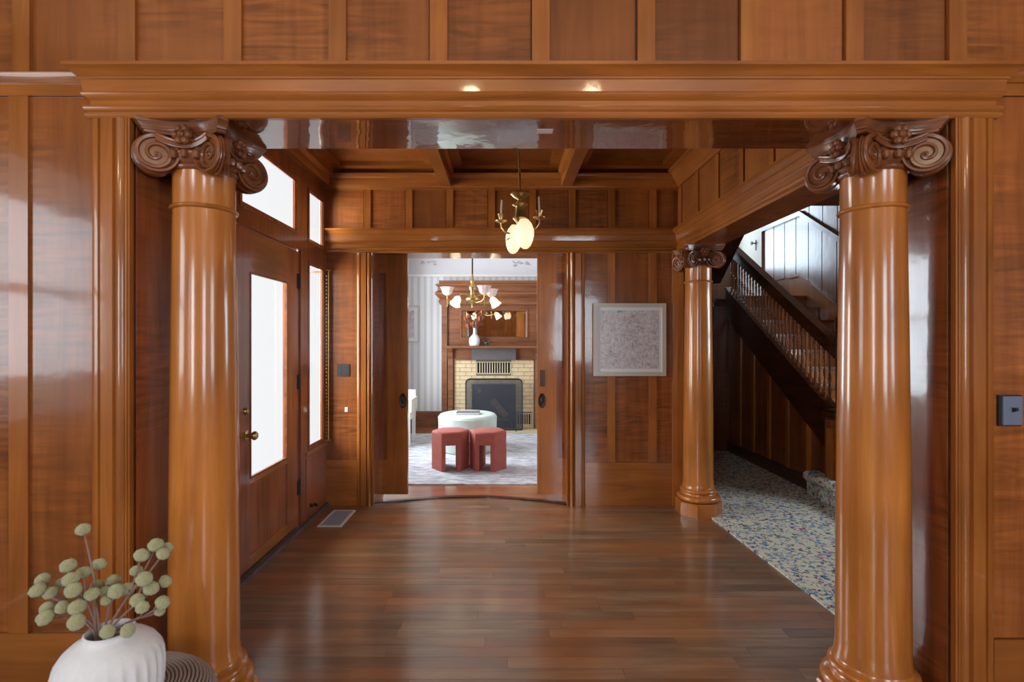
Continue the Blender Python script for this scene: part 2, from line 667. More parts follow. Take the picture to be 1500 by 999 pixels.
def sweep(bm, prof, path):
    """moulding: closed profile of (outward d, z), run along XY path points; outward is to the right of travel"""
    path = [Vector(p) for p in path]
    n = len(path)
    rings = []
    for i, p in enumerate(path):
        ns = []
        if i > 0:
            d = (path[i] - path[i - 1]).normalized()
            ns.append(Vector((d.y, -d.x)))
        if i < n - 1:
            d = (path[i + 1] - path[i]).normalized()
            ns.append(Vector((d.y, -d.x)))
        if len(ns) == 2:
            b = (ns[0] + ns[1]).normalized()
            o = b / max(0.2, b.dot(ns[0]))
        else:
            o = ns[0]
        rings.append([bm.verts.new((p.x + o.x * d, p.y + o.y * d, z)) for d, z in prof])
    k = len(prof)
    for a, b in zip(rings, rings[1:]):
        for j in range(k):
            bm.faces.new((a[j], b[j], b[(j + 1) % k], a[(j + 1) % k]))
    bm.faces.new(rings[0])
    bm.faces.new(rings[-1][::-1])


def world_origin(o):
    v = Vector((0, 0, 0))
    while o:
        v += o.location
        o = o.parent
    return v


def obj(name, bm, mat, parent=None, bevel=0.0, local=False, sharp=35, seg=1):
    if bevel:
        es = [e for e in bm.edges if len(e.link_faces) == 2 and e.calc_face_angle(0) > 0.6]
        bmesh.ops.bevel(bm, geom=es, offset=bevel, segments=seg, affect='EDGES', clamp_overlap=True, profile=0.5)
    bmesh.ops.recalc_face_normals(bm, faces=bm.faces)
    if parent is not None and not local:
        d = -world_origin(parent)
        for v in bm.verts:
            v.co += d
    me = bpy.data.meshes.new(name)
    for f in bm.faces:
        f.smooth = True
    bm.to_mesh(me)
    bm.free()
    me.set_sharp_from_angle(angle=radians(sharp))
    me.materials.append(mat)
    o = bpy.data.objects.new(name, me)
    COL.objects.link(o)
    if parent is not None:
        o.parent = parent
    return o


def thing(name, label, cat, loc=(0, 0, 0), group=None):
    o = bpy.data.objects.new(name, None)
    o.empty_display_size = 0.05
    o.location = loc
    COL.objects.link(o)
    o['label'] = label
    o['category'] = cat
    if group:
        o['group'] = group
    return o


def tag(o, label, cat, group=None):
    o['label'] = label
    o['category'] = cat
    if group:
        o['group'] = group
    return o


def struct(name, bm, mat, bevel=0.0, label=None):
    o = obj(name, bm, mat, None, bevel)
    o['kind'] = 'structure'
    if label:
        o['label'] = label
    return o


def piece(name, parent, mat, x0, x1, y0, y1, z0, z1, bevel=0.002):
    bm = new()
    box(bm, min(x0, x1), max(x0, x1), min(y0, y1), max(y0, y1), z0, z1)
    return obj(name, bm, mat, parent, bevel)


def grid_wall(bm, axis, t0, t1, a0, a1, z0, z1, holes):
    """wall slab with rectangular holes. axis 'x': wall runs along X, t = Y thickness; 'y': runs along Y, t = X"""
    A = sorted({a0, a1} | {h[0] for h in holes} | {h[1] for h in holes})
    Z = sorted({z0, z1} | {h[2] for h in holes} | {h[3] for h in holes})
    for i in range(len(A) - 1):
        for j in range(len(Z) - 1):
            ca, cz = (A[i] + A[i + 1]) / 2, (Z[j] + Z[j + 1]) / 2
            if any(h[0] < ca < h[1] and h[2] < cz < h[3] for h in holes):
                continue
            if axis == 'x':
                box(bm, A[i], A[i + 1], t0, t1, Z[j], Z[j + 1])
            else:
                box(bm, t0, t1, A[i], A[i + 1], Z[j], Z[j + 1])


def frame_rect(bm, axis, a0, a1, z0, z1, wd, t0, t1):
    """four bars around a rectangle, inside its edge"""
    def b(p0, p1, q0, q1):
        if axis == 'x':
            box(bm, p0, p1, t0, t1, q0, q1)
        else:
            box(bm, t0, t1, p0, p1, q0, q1)
    b(a0, a0 + wd, z0, z1)
    b(a1 - wd, a1, z0, z1)
    b(a0 + wd, a1 - wd, z0, z0 + wd)
    b(a0 + wd, a1 - wd, z1 - wd, z1)


# ------------------------------------------------------------------ key dimensions
YN0, YN1 = 1.84, 2.11           # near partition wall, front and back
XJL, XJR = -1.323, 1.598        # its opening
ZS = 2.243                      # soffit of every beam
ZE = 2.42                       # top of every entablature
XL = -1.57                      # hall left wall
YB, YB1 = 4.555, 4.90           # hall back wall
XB0, XB1 = 1.545, 1.80          # beam on the right side of the hall
ZC = 2.98                       # hall ceiling
YP = 8.70                       # parlor back wall
XW = 3.90                       # stairwell right wall

# entablature profile: (outward, z)
def entab(z0, z1, p=0.062):
    h = z1 - z0
    P = [(0, 0), (.016, 0), (.02, .02), (.024, .06), (.022, .10), (.016, .11), (.016, .13), (.024, .16), (.027, .20), (.024, .235),
         (.012, .25), (.012, .36), (.018, .40), (.028, .44), (.031, .475), (.028, .50), (.026, .52), (.031, .74), (.036, .745),
         (.036, .785), (.040, .80), (.047, .85), (.058, .91), (p, .935), (p, 1.0), (0, 1.0)]
    s = p / 0.062
    return [(d * s, z0 + t * h) for d, t in P]


# ------------------------------------------------------------------ floor
bm = new()
box(bm, -2.75, 2.95, -3.6, YB1, -0.12, -0.012)
floor = struct('floor', bm, M['gap'])
pw = 0.078
y = 1.66
rows = 0
while y < 4.86:
    x = XL if y > YN1 else -2.7
    xe = 1.80 if y > YN1 else 2.9
    x -= random.random() * 0.8
    while x < xe:
        ln = random.uniform(0.75, 1.9)
        a, b = max(x, XL if y > YN1 else -2.7), min(x + ln, xe)
        if b - a > 0.03:
            piece('plank', floor, W['plank'], a + 0.0006, b - 0.0006, y + 0.0006, y + pw - 0.0006, -0.012, random.uniform(-0.0006, 0.0), 0.0012)
        x += ln
    y += pw
bm = new()
box(bm, -2.7, 2.9, -3.55, 1.655, -0.012, 0.0)
obj('floor_boards', bm, W['plank'], floor)

# ------------------------------------------------------------------ near partition wall with its beam
bm = new()
grid_wall(bm, 'x', YN0, YN1, -2.75, 4.0, 0, 3.2, [(XJL, XJR, -1, ZS + 0.008)])
wn = struct('wall_near', bm, W['stair'])
# frieze above the beam: panels between battens
xs = [-2.08, -1.711, -1.337, -0.961, -0.590, -0.231, 0.131, 0.505, 0.871, 1.243, 1.609, 1.975, 2.34]
for a, b in zip(xs, xs[1:]):
    z0 = 2.38
    piece('panel', wn, W['frieze'], a + 0.031, b - 0.036, YN0 - 0.004, YN0, z0, 3.18, 0.001)
    piece('batten', wn, W['z'], b - 0.031, b + 0.031, YN0 - 0.018, YN0, z0, 3.18, 0.003)
# soffit board and fascia on the hall side
piece('soffit_board', wn, W['soffit'], XJL, XJR, YN0 - 0.016, YN1 + 0.012, ZS, ZS + 0.008, 0.0)
bm = new()
sweep(bm, entab(ZS + 0.004, ZE + 0.01), [(1.54, YN1), (XL, YN1)])
obj('hall_side_moulding', bm, W['x'], wn)
bm = new()
sweep(bm, entab(ZS - 0.004, 2.414, 0.066), [(-1.455, YN0 + 0.02), (-1.455, YN0), (1.735, YN0), (1.735, YN0 + 0.02)])
o = obj('trim_1', bm, W['x'])
o['kind'] = 'structure'
# jamb faces beside the columns
piece('jamb_panel', wn, W['jamb'], XJL, XJL + 0.004, YN0 + 0.012, YN1, 0.0, ZS, 0.0)
piece('jamb_panel', wn, W['jamb'], XJR - 0.004, XJR, YN0 + 0.012, YN1, 0.0, ZS, 0.0)


def casing(name, parent, xa, xb, yf, z0, z1, flip=1, mat=None, dep=0.03):
    """upright moulded casing from outer edge xa to inner edge xb on a wall face at y = yf (towards -Y)"""
    w_ = xb - xa
    P = [(0, 0), (0, .012), (.06, .016), (.16, .016), (.19, .008), (.22, .008), (.25, .020), (.55, .020), (.58, .010), (.61, .012),
         (.66, .024), (.74, .030), (.82, .024), (.86, .014), (.88, .020), (.93, .022), (.95, .016), (.97, .022), (1.0, .020), (1.0, 0)]
    bm = new()
    prism(bm, [(xa + w_ * t, yf - d * dep / 0.03) for t, d in P], 'z', z0, z1)
    return obj(name, bm, mat or W['z'], parent)


casing('casing', wn, -1.462, XJL, YN0, 0, ZS - 0.004)
casing('casing', wn, 1.740, XJR, YN0, 0, ZS - 0.004)
# left field
piece('batten', wn, W['z'], -1.757, -1.689, YN0 - 0.014, YN0, 0.412, 2.32, 0.003)
piece('panel', wn, W['panel'], -1.689, -1.466, YN0 - 0.004, YN0, 0.412, 2.32, 0.0)
piece('panel', wn, W['panel'], -2.10, -1.757, YN0 - 0.004, YN0, 0.412, 2.32, 0.0)
piece('bottom_rail', wn, W['x'], -2.5, -1.466, YN0 - 0.012, YN0, 0.0, 0.410, 0.003)
piece('top_rail', wn, W['x'], -2.5, -1.466, YN0 - 0.012, YN0, 2.322, 2.365, 0.002)
bm = new()
sweep(bm, [(0, 2.365), (.02, 2.365), (.026, 2.372), (.02, 2.38), (.028, 2.388), (.03, 2.398), (.022, 2.404), (0, 2.404)], [(-2.5, YN0), (-1.47, YN0)])
obj('picture_moulding', bm, W['x'], wn)
# right field
piece('panel', wn, W['panel'], 1.742, 2.06, YN0 - 0.004, YN0, 0.392, 2.32, 0.0)
piece('batten', wn, W['z'], 2.06, 2.13, YN0 - 0.014, YN0, 0.392, 2.32, 0.003)
piece('bottom_rail', wn, W['x'], 1.742, 2.5, YN0 - 0.012, YN0, 0.0, 0.388, 0.003)
piece('top_rail', wn, W['x'], 1.742, 2.5, YN0 - 0.012, YN0, 2.322, 2.365, 0.002)
bm = new()
sweep(bm, [(0, 2.365), (.02, 2.365), (.026, 2.372), (.02, 2.38), (.028, 2.388), (.03, 2.398), (.022, 2.404), (0, 2.404)], [(1.75, YN0), (2.5, YN0)])
obj('picture_moulding', bm, W['x'], wn)

# ------------------------------------------------------------------ near room shell (behind the camera)
NRX0, NRX1, NRY = -2.75, 2.95, -3.6
bm = new()
grid_wall(bm, 'y', NRX0 - 0.15, NRX0, NRY, YN1, 0, 3.2, [(0.05, 1.05, 0.95, 2.55)])
struct('wall_near_left', bm, W['z'])
bm = new()
grid_wall(bm, 'y', NRX1, NRX1 + 0.15, NRY, YN0, 0, 3.2, [(-1.5, -0.3, 0.95, 2.55)])
struct('wall_near_right', bm, W['z'])
bm = new()
grid_wall(bm, 'x', NRY - 0.15, NRY, NRX0, NRX1, 0, 3.2, [(-2.55, -1.6, 0.9, 2.6), (1.2, 2.4, 0.9, 2.6)])
struct('wall_near_rear', bm, W['z'])
bm = new()
box(bm, NRX0 - 0.15, NRX1 + 0.15, NRY - 0.15, YN1, 3.2, 3.3)
struct('ceiling_near', bm, M['plaster'])


def simple_window(name, axis, a0, a1, z0, z1, t0, t1, mat, muntins=True):
    bm = new()
    frame_rect(bm, axis, a0, a1, z0, z1, 0.05, t0, t1)
    if muntins:
        zm = (z0 + z1) / 2
        if axis == 'x':
            box(bm, a0, a1, t0, t1, zm - 0.025, zm + 0.025)
        else:
            box(bm, t0, t1, a0, a1, zm - 0.025, zm + 0.025)
    f = struct(name, bm, mat)
    bm = new()
    tm = (t0 + t1) / 2
    if axis == 'x':
        box(bm, a0 + .04, a1 - .04, tm - .002, tm + .002, z0 + .04, z1 - .04)
    else:
        box(bm, tm - .002, tm + .002, a0 + .04, a1 - .04, z0 + .04, z1 - .04)
    obj('pane', bm, M['glass'], f)
    return f


simple_window('window_4', 'y', 0.05, 1.05, 0.95, 2.55, NRX0 - 0.02, NRX0, W['z'])
simple_window('window_5', 'y', -1.5, -0.3, 0.95, 2.55, NRX1, NRX1 + 0.02, W['z'])
simple_window('window_6', 'x', -2.55, -1.6, 0.9, 2.6, NRY - 0.02, NRY, W['z'])
simple_window('window_7', 'x', 1.2, 2.4, 0.9, 2.6, NRY - 0.02, NRY, W['z'])

# ------------------------------------------------------------------ hall left wall: front door, transoms, sidelight
DY0, DY1, DZ = 3.00, 3.985, 2.150
TR = (3.08, 3.885, 2.285, 2.665)
SL = (4.150, 4.462, 0.600, 2.070)
TS = (4.150, 4.462, 2.270, 2.660)
bm = new()
grid_wall(bm, 'y', XL - 0.022, XL, YN1, YB1, 0, ZC + 0.1, [(DY0, DY1, -1, DZ), TR, SL, TS])
wl = struct('wall_left', bm, W['door'])


def light_window(name, h, label):
    a0, a1, z0, z1 = h
    bm = new()
    # stepped bead round the glass, standing a little proud of the wall
    frame_rect(bm, 'y', a0 - 0.026, a1 + 0.026, z0 - 0.026, z1 + 0.026, 0.026, XL - 0.008, XL + 0.006)
    frame_rect(bm, 'y', a0, a1, z0, z1, 0.007, XL - 0.011, XL - 0.002)
    f = struct(name, bm, W['door'], 0.002, label)
    bm = new()
    box(bm, XL - 0.016, XL - 0.012, a0 + 0.001, a1 - 0.001, z0 + 0.001, z1 - 0.001)
    obj('pane', bm, M['glass'], f)
    return f


light_window('window_1', SL, 'tall narrow sidelight pane right of the front door')
light_window('window_2', TR, 'wide transom pane above the front door')
light_window('window_3', TS, 'small upright transom pane above the sidelight')
# panel below the sidelight, dark threshold strip along the wall
piece('panel', wl, W['door'], XL, XL + 0.006, 4.08, 4.50, 0.10, 0.52, 0.002)
piece('rail', wl, W['y'], XL, XL + 0.012, 4.07, 4.545, 0.535, 0.565, 0.003)
bm = new()
box(bm, XL - 0.03, XL + 0.03, YN1, YB, 0.0, 0.028)
struct('baseboard_left', bm, M['worn'], 0.006)
# cornice along the ceiling
bm = new()
sweep(bm, [(0, 2.80), (.05, 2.80), (.06, 2.82), (.06, 2.86), (.09, 2.88), (.10, 2.91), (.10, ZC), (0, ZC)], [(XL, YB), (XL, YN1)][::-1] and [(XL, YN1), (XL, YB)])
o = obj('trim_2', bm, W['y'])
o['kind'] = 'structure'

# front door leaf
DX0, DX1 = XL - 0.046, XL - 0.014
dy0, dy1 = DY0 + 0.012, DY1 - 0.014
door = bpy.data.objects.new('door_1', None)
COL.objects.link(door)
door['kind'] = 'structure'
door['label'] = 'wooden front door with one large bright pane, left wall'
door['category'] = 'door'
GL = (3.222, 3.752, 0.600, 1.872)
piece('stile', door, W['door'], DX0, DX1, dy0, GL[0] - 0.012, 0.035, DZ - 0.012, 0.002)
piece('stile', door, W['door'], DX0, DX1, GL[1] + 0.012, dy1, 0.035, DZ - 0.012, 0.002)
piece('top_rail', door, W['y'], DX0, DX1, GL[0] - 0.012, GL[1] + 0.012, GL[3] + 0.012, DZ - 0.012, 0.002)
piece('lock_rail', door, W['y'], DX0, DX1, GL[0] - 0.012, GL[1] + 0.012, 0.555, GL[2] - 0.012, 0.002)
piece('bottom_rail', door, W['y'], DX0, DX1, GL[0] - 0.012, GL[1] + 0.012, 0.035, 0.11, 0.002)
piece('panel', door, W['door'], DX0 + 0.008, DX1 - 0.012, GL[0] - 0.012, GL[1] + 0.012, 0.11, 0.555, 0.0)
bm = new()
frame_rect(bm, 'y', GL[0] - 0.012, GL[1] + 0.012, GL[2] - 0.012, GL[3] + 0.012, 0.014, DX1 - 0.012, DX1 + 0.004)
obj('glazing_bead', bm, W['carved'], door, 0.002)
bm = new()
box(bm, DX1 - 0.018, DX1 - 0.013, GL[0], GL[1], GL[2], GL[3])
obj('pane', bm, M['glass'], door)
bm = new()
frame_rect(bm, 'y', DY0 - 0.03, DY1 + 0.03, 0.0, DZ + 0.03, 0.062, DX0 - 0.03, DX0 - 0.001)
obj('door_stop', bm, W['door'], door)  # added behind the leaf to block porch light leaking round it
RX = Matrix.Rotation(pi / 2, 4, 'Y')
bm = new()
lathe(bm, [(0, 0), (.030, 0), (.030, .004), (.012, .008), (.010, .03), (.018, .036), (.027, .046), (.028, .056), (.020, .066), (0, .07)], (DX1, 3.165, 0.868), 20, mat=RX)
obj('door_knob', bm, M['brass'], door)
bm = new()
lathe(bm, [(0, 0), (.022, 0), (.022, .006), (.016, .012), (.014, .02), (0, .022)], (DX1, 3.150, 1.02), 18, mat=RX)
obj('lock', bm, M['brass'], door)
for z in (1.91, 1.135, 0.323):
    bm = new()
    box(bm, DX1 - 0.004, DX1 + 0.003, DY1 - 0.045, DY1 - 0.002, z - 0.055, z + 0.055)
    lathe(bm, [(0, -.06), (.008, -.06), (.008, .06), (0, .06)], (DX1 + 0.006, DY1 - 0.012, z), 10)
    obj('hinge', bm, M['iron'], door)

# slim brass rod with a bead chain beside the sidelight
t = thing('curtain_rod', 'slim upright brass rod with a beaded strip beside the tall sidelight', 'curtain rod', (XL, 4.50, 0.6))
bm = new()
tube(bm, [(XL + 0.034, 4.508, 0.575), (XL + 0.034, 4.508, 2.075)], 0.005, 8)
obj('rod', bm, M['brass'], t)
for z in (0.58, 2.07):
    bm = new()
    tube(bm, [(XL + 0.010, 4.485, z), (XL + 0.034, 4.500, z), (XL + 0.05, 4.512, z)], 0.008, 8)
    obj('bracket', bm, M['brass'], t)
bm = new()
for i in range(46):
    z = 0.62 + i * 0.031
    lathe(bm, [(0, -.008), (.006, -.004), (.006, .004), (0, .008)], (XL + 0.022, 4.492, z), 6)
o = obj('bead_strip', bm, M['brass'], t)
o['kind'] = 'stuff'
# little door stop on the panel below the sidelight
t = thing('door_stop', 'small two-knobbed dark metal turn on the panel below the sidelight', 'door stop', (XL, 4.16, 0.14))
bm = new()
lathe(bm, [(0, 0), (.016, 0), (.016, .005), (.007, .010), (.007, .035), (.013, .040), (.013, .055), (0, .06)], (XL + 0.006, 4.16, 0.125), 12, mat=RX)
obj('knob', bm, M['bronze'], t)
bm = new()
tube(bm, [(XL + 0.03, 4.13, 0.125), (XL + 0.03, 4.19, 0.125)], [0.010, 0.010], 8)
obj('crossbar', bm, M['bronze'], t)

# ------------------------------------------------------------------ hall back wall with pocket doors
OX0, OX1, OZ = -1.146, 0.556, 2.236
bm = new()
grid_wall(bm, 'x', YB, YB1, XL - 0.022, 1.58, 0, ZC + 0.1, [(OX0, OX1, -1, OZ)])
wb = struct('wall_back', bm, W['jamb'])
# hollow the pocket visually: dark slot faces are the leaves' own shade
xs = [XL, -1.204, -0.837, -0.476, -0.108, 0.253, 0.602, 0.951, 1.318, 1.54]
for i, (a, b) in enumerate(zip(xs, xs[1:])):
    piece('panel', wb, W['frieze'], a + (0.03 if i else 0), b - 0.038, YB - 0.005, YB, ZE, 2.80, 0.001)
    if i < len(xs) - 2:
        piece('batten', wb, W['z'], b - 0.030, b + 0.030, YB - 0.020, YB, ZE, 2.80, 0.003)
bm = new()
sweep(bm, entab(2.226, 2.432, 0.07), [(XL, YB), (XB0, YB)])
o = obj('trim_3', bm, W['x'])
o['kind'] = 'structure'
casing('casing', wb, -1.294, OX0, YB, 0, 2.226, dep=0.045)
casing('casing', wb, 0.716, OX1, YB, 0, 2.226, dep=0.045)
# left field
piece('panel', wb, W['panel'], XL, -1.296, YB - 0.004, YB, 0.40, 2.226, 0.0)
piece('bottom_rail', wb, W['x'], XL, -1.296, YB - 0.014, YB, 0.0, 0.398, 0.003)
# right field
for a, b in ((0.718, 0.915), (0.981, 1.282), (1.349, 1.487)):
    piece('panel', wb, W['panel'], a, b, YB - 0.004, YB, 0.380, 2.226, 0.0)
for a, b in ((0.915, 0.981), (1.282, 1.349)):
    piece('batten', wb, W['z'], a, b, YB - 0.018, YB, 0.380, 2.226, 0.003)
piece('bottom_rail', wb, W['x'], 0.718, 1.487, YB - 0.014, YB, 0.0, 0.378, 0.003)
piece('pilaster', wb, W['z'], 1.487, 1.58, YB - 0.03, YB, 0.0, 2.226, 0.006)
# cornice beam under the ceiling
bm = new()
sweep(bm, [(0, 2.782), (.09, 2.782), (.095, 2.79), (.10, 2.86), (.115, 2.875), (.12, 2.90), (.10, 2.915), (.06, 2.915), (.06, ZC), (0, ZC)], [(XL, YB), (XB0, YB)])
o = obj('trim_4', bm, W['x'])
o['kind'] = 'structure'

LY0, LY1 = 4.70, 4.745
def pocket_leaf(name, xi, xs_, xo, label):
    """leaf from its leading edge xi, over the stile edge xs_, back into the pocket at xo"""
    r = bpy.data.objects.new(name, None)
    COL.objects.link(r)
    r['kind'] = 'structure'
    r['label'] = label
    r['category'] = 'door'
    piece('stile', r, W['z'], xi, xs_, LY0, LY1, 0.05, 2.26, 0.004)
    piece('top_rail', r, W['x'], xs_, xo, LY0, LY1, 2.09, 2.26, 0.002)
    piece('bottom_rail', r, W['x'], xs_, xo, LY0, LY1, 0.05, 0.36, 0.002)
    sg = 1 if xo > xs_ else -1
    piece('panel', r, W['door'], xs_, xo, LY0 + 0.014, LY1, 0.36, 2.09, 0.0)
    bm = new()
    a, b = sorted((xs_, xo + sg * 0.2))
    frame_rect(bm, 'x', a, b, 0.36, 2.09, 0.016, LY0 + 0.002, LY0 + 0.014)
    obj('panel_moulding', bm, W['z'], r, 0.003)
    RYm = Matrix.Rotation(pi / 2, 4, 'X')
    cx = xi + (xs_ - xi) * 0.24
    e = Matrix.Diagonal((0.55, 1, 1, 1))
    bm = new()
    vs = lathe(bm, [(0, .003), (.030, .003), (.034, .006), (.050, .008), (.056, .004), (.058, 0), (.058, -.004), (0, -.004)], (0, 0, 0), 28)
    for v in vs:
        v.co = RYm @ Vector((v.co.x * 0.58, v.co.y * 1.18, v.co.z)) + Vector((cx, LY0, 0.905))
    obj('flush_pull', bm, M['bronze'], r)
    bm = new()
    vs = lathe(bm, [(0, .008), (.014, .008), (.020, .004), (.030, .003)], (0, 0, 0), 24)
    for v in vs:
        v.co = RYm @ Vector((v.co.x * 0.58, v.co.y * 1.18, v.co.z)) + Vector((cx, LY0, 0.905))
    obj('pull_recess', bm, M['iron'], r)
    return r


pl = pocket_leaf('door_2', -0.879, -1.060, -1.60, 'left pocket door leaf with an oval flush pull')
pr = pocket_leaf('door_3', 0.305, 0.480, 1.0, 'right pocket door leaf with an oval pull and an edge pull')
bm = new()
frame_rect(bm, 'x', 0.330, 0.372, 1.035, 1.185, 0.008, LY0 - 0.006, LY0 + 0.002)
box(bm, 0.345, 0.357, LY0 - 0.003, LY0, 1.045, 1.175)
obj('edge_pull', bm, M['bronze'], pr, 0.001)

# parlor floor with its bowed dark threshold
arc = []
for i in range(25):
    t_ = i / 24
    x = OX0 + (OX1 - OX0) * t_
    s_ = (t_ - 0.5) * 2
    arc.append((x, 4.805 - 0.215 * s_ * s_))
bm = new()
pts = arc + [(OX1, 5.0), (1.58, 5.0), (1.58, YP), (-1.70, YP), (-1.70, 5.0), (OX0, 5.0)]
prism(bm, pts, 'z', -0.01, 0.006)
struct('floor_parlor', bm, W['plank2'])
bm = new()
prism(bm, [(x, y_) for x, y_ in arc] + [(x, y_ - 0.05) for x, y_ in arc[::-1]], 'z', 0.0, 0.012)
o = obj('trim_5', bm, W['stair'], None, 0.002)
o['kind'] = 'structure'

# ------------------------------------------------------------------ coffered hall ceiling
bm = new()
box(bm, XL - 0.022, XB1, YN0, YB1, ZC, ZC + 0.1)
ce = struct('ceiling', bm, W['x'])
for x in (-0.505, 0.545):
    bm = new()
    prism(bm, [(x - .045, 2.79), (x + .045, 2.79), (x + .05, 2.80), (x + .05, 2.89), (x + .075, 2.91), (x + .075, ZC), (x - .075, ZC), (x - .075, 2.91), (x - .05, 2.89), (x - .05, 2.80)], 'y', YN1, YB - 0.09)
    obj('coffer_beam', bm, W['y'], ce)
bm = new()
prism(bm, [(3.2, 2.83), (3.3, 2.83), (3.3, ZC), (3.2, ZC)], 'x', XL, XB0)
obj('cross_beam', bm, W['x'], ce, 0.004)
cx = [XL + 0.10, -0.58, -0.43, 0.47, 0.62, XB0 - 0.12]
for i in range(3):
    a, b = cx[2 * i], cx[2 * i + 1]
    for y0, y1 in ((YN1 + 0.02, 3.19), (3.31, YB - 0.12)):
        bm = new()
        n = 4
        d = (y1 - y0 - 0.16) / n
        for k in range(1):
            box(bm, a + 0.08, b - 0.08, y0 + 0.08, y1 - 0.08, ZC - 0.006, ZC)
        obj('panel', bm, W['frieze'], ce, 0.001)
        bm = new()
        for (p0, p1, q0, q1) in ((a, b, y0, y0 + 0.08), (a, b, y1 - 0.08, y1), (a, a + 0.08, y0 + 0.08, y1 - 0.08), (b - 0.08, b, y0 + 0.08, y1 - 0.08)):
            box(bm, p0, p1, q0, q1, ZC - 0.045, ZC)
        obj('coffer_moulding', bm, W['x'], ce, 0.01)

# ------------------------------------------------------------------ right side beam
bm = new()
box(bm, XB0, XB1, YN1, YB + 0.2, ZS, ZC + 0.1)
wr = struct('wall_right', bm, W['door'])
bm = new()
sweep(bm, entab(ZS - 0.004, ZE + 0.006, 0.068), [(XB0, YB), (XB0, YN1)])
o = obj('trim_6', bm, W['y'])
o['kind'] = 'structure'
gy = [4.55, 4.434, 4.047, 3.664, 3.285, 2.914, 2.54, 2.16]
for a, b in zip(gy, gy[1:]):
    piece('panel', wr, W['frieze'], XB0 - 0.010, XB0, b + 0.062, a - 0.010, ZE, 2.80, 0.001)
    piece('batten', wr, W['z'], XB0 - 0.016, XB0, b + 0.004, b + 0.060, ZE, 2.80, 0.003)
bm = new()
sweep(bm, [(0, 2.79), (.03, 2.79), (.05, 2.81), (.055, 2.83), (.11, 2.90), (.125, 2.905), (.125, 2.93), (.10, 2.94), (.10, ZC), (0, ZC)], [(XB0, YB), (XB0, YN1)])
o = obj('trim_7', bm, W['y'])
o['kind'] = 'structure'

# ------------------------------------------------------------------ columns


def scroll_part(bm, cx, cy, cz, ang, R=0.068, wdt=0.080):
    """one corner scroll: a grooved roll whose axis is tangential, with a raised spiral on both faces"""
    ax = Vector((-sin(ang), cos(ang), 0))       # roll axis
    dr = Vector((cos(ang), sin(ang), 0))        # outward along the diagonal
    up = Vector((0, 0, 1))
    c = Vector((cx, cy, cz))
    hw = wdt / 2
    def wedge(d):
        return 1 - 0.62 * d / R
    prof = [(0, -hw + .012), (R * .80, -hw + .012), (R * .86, -hw), (R * .97, -hw), (R, -hw + .005), (R * .93, -hw * .62), (R * .98, -hw * .40), (R * .93, -hw * .2),
            (R * 1.03, -hw * .06), (R * 1.03, hw * .06), (R * .93, hw * .2), (R * .98, hw * .40), (R * .93, hw * .62), (R, hw - .005), (R * .97, hw), (R * .86, hw), (R * .80, hw - .012), (0, hw - .012)]
    seg = 28
    rings = []
    for r, h in prof:
        if r == 0:
            rings.append([bm.verts.new(c + ax * h)])
        else:
            rings.append([bm.verts.new(c + ax * h * wedge(r * cos(2 * pi * k / seg)) + (dr * cos(2 * pi * k / seg) + up * sin(2 * pi * k / seg)) * r) for k in range(seg)])
    for a, b in zip(rings, rings[1:]):
        for i in range(seg):
            j = (i + 1) % seg
            if len(a) == 1:
                bm.faces.new((a[0], b[i], b[j]))
            elif len(b) == 1:
                bm.faces.new((a[i], b[0], a[j]))
            else:
                bm.faces.new((a[i], b[i], b[j], a[j]))
    for sgn in (-1, 1):
        pts, rr = [], []
        for k in range(60):
            tt = k / 59
            th = radians(100) - tt * 2 * pi * 1.9
            r = R * 0.88 * (1 - tt) ** 0.9 + 0.004
            pts.append(c + ax * (sgn * (hw - .010) * wedge(r * cos(th))) + (dr * cos(th) + up * sin(th)) * r)
            rr.append(0.0095 - 0.0035 * tt)
        tube(bm, pts, rr, 6)
        vs = lathe(bm, [(0, -.006), (.008, -.006), (.008, .001), (.004, .004), (0, .005)], (0, 0, 0), 10)
        rot = Matrix((dr, up, ax * sgn)).transposed().to_4x4()
        for v in vs:
            v.co = c + ax * (sgn * (hw - .012)) + (rot @ v.co)


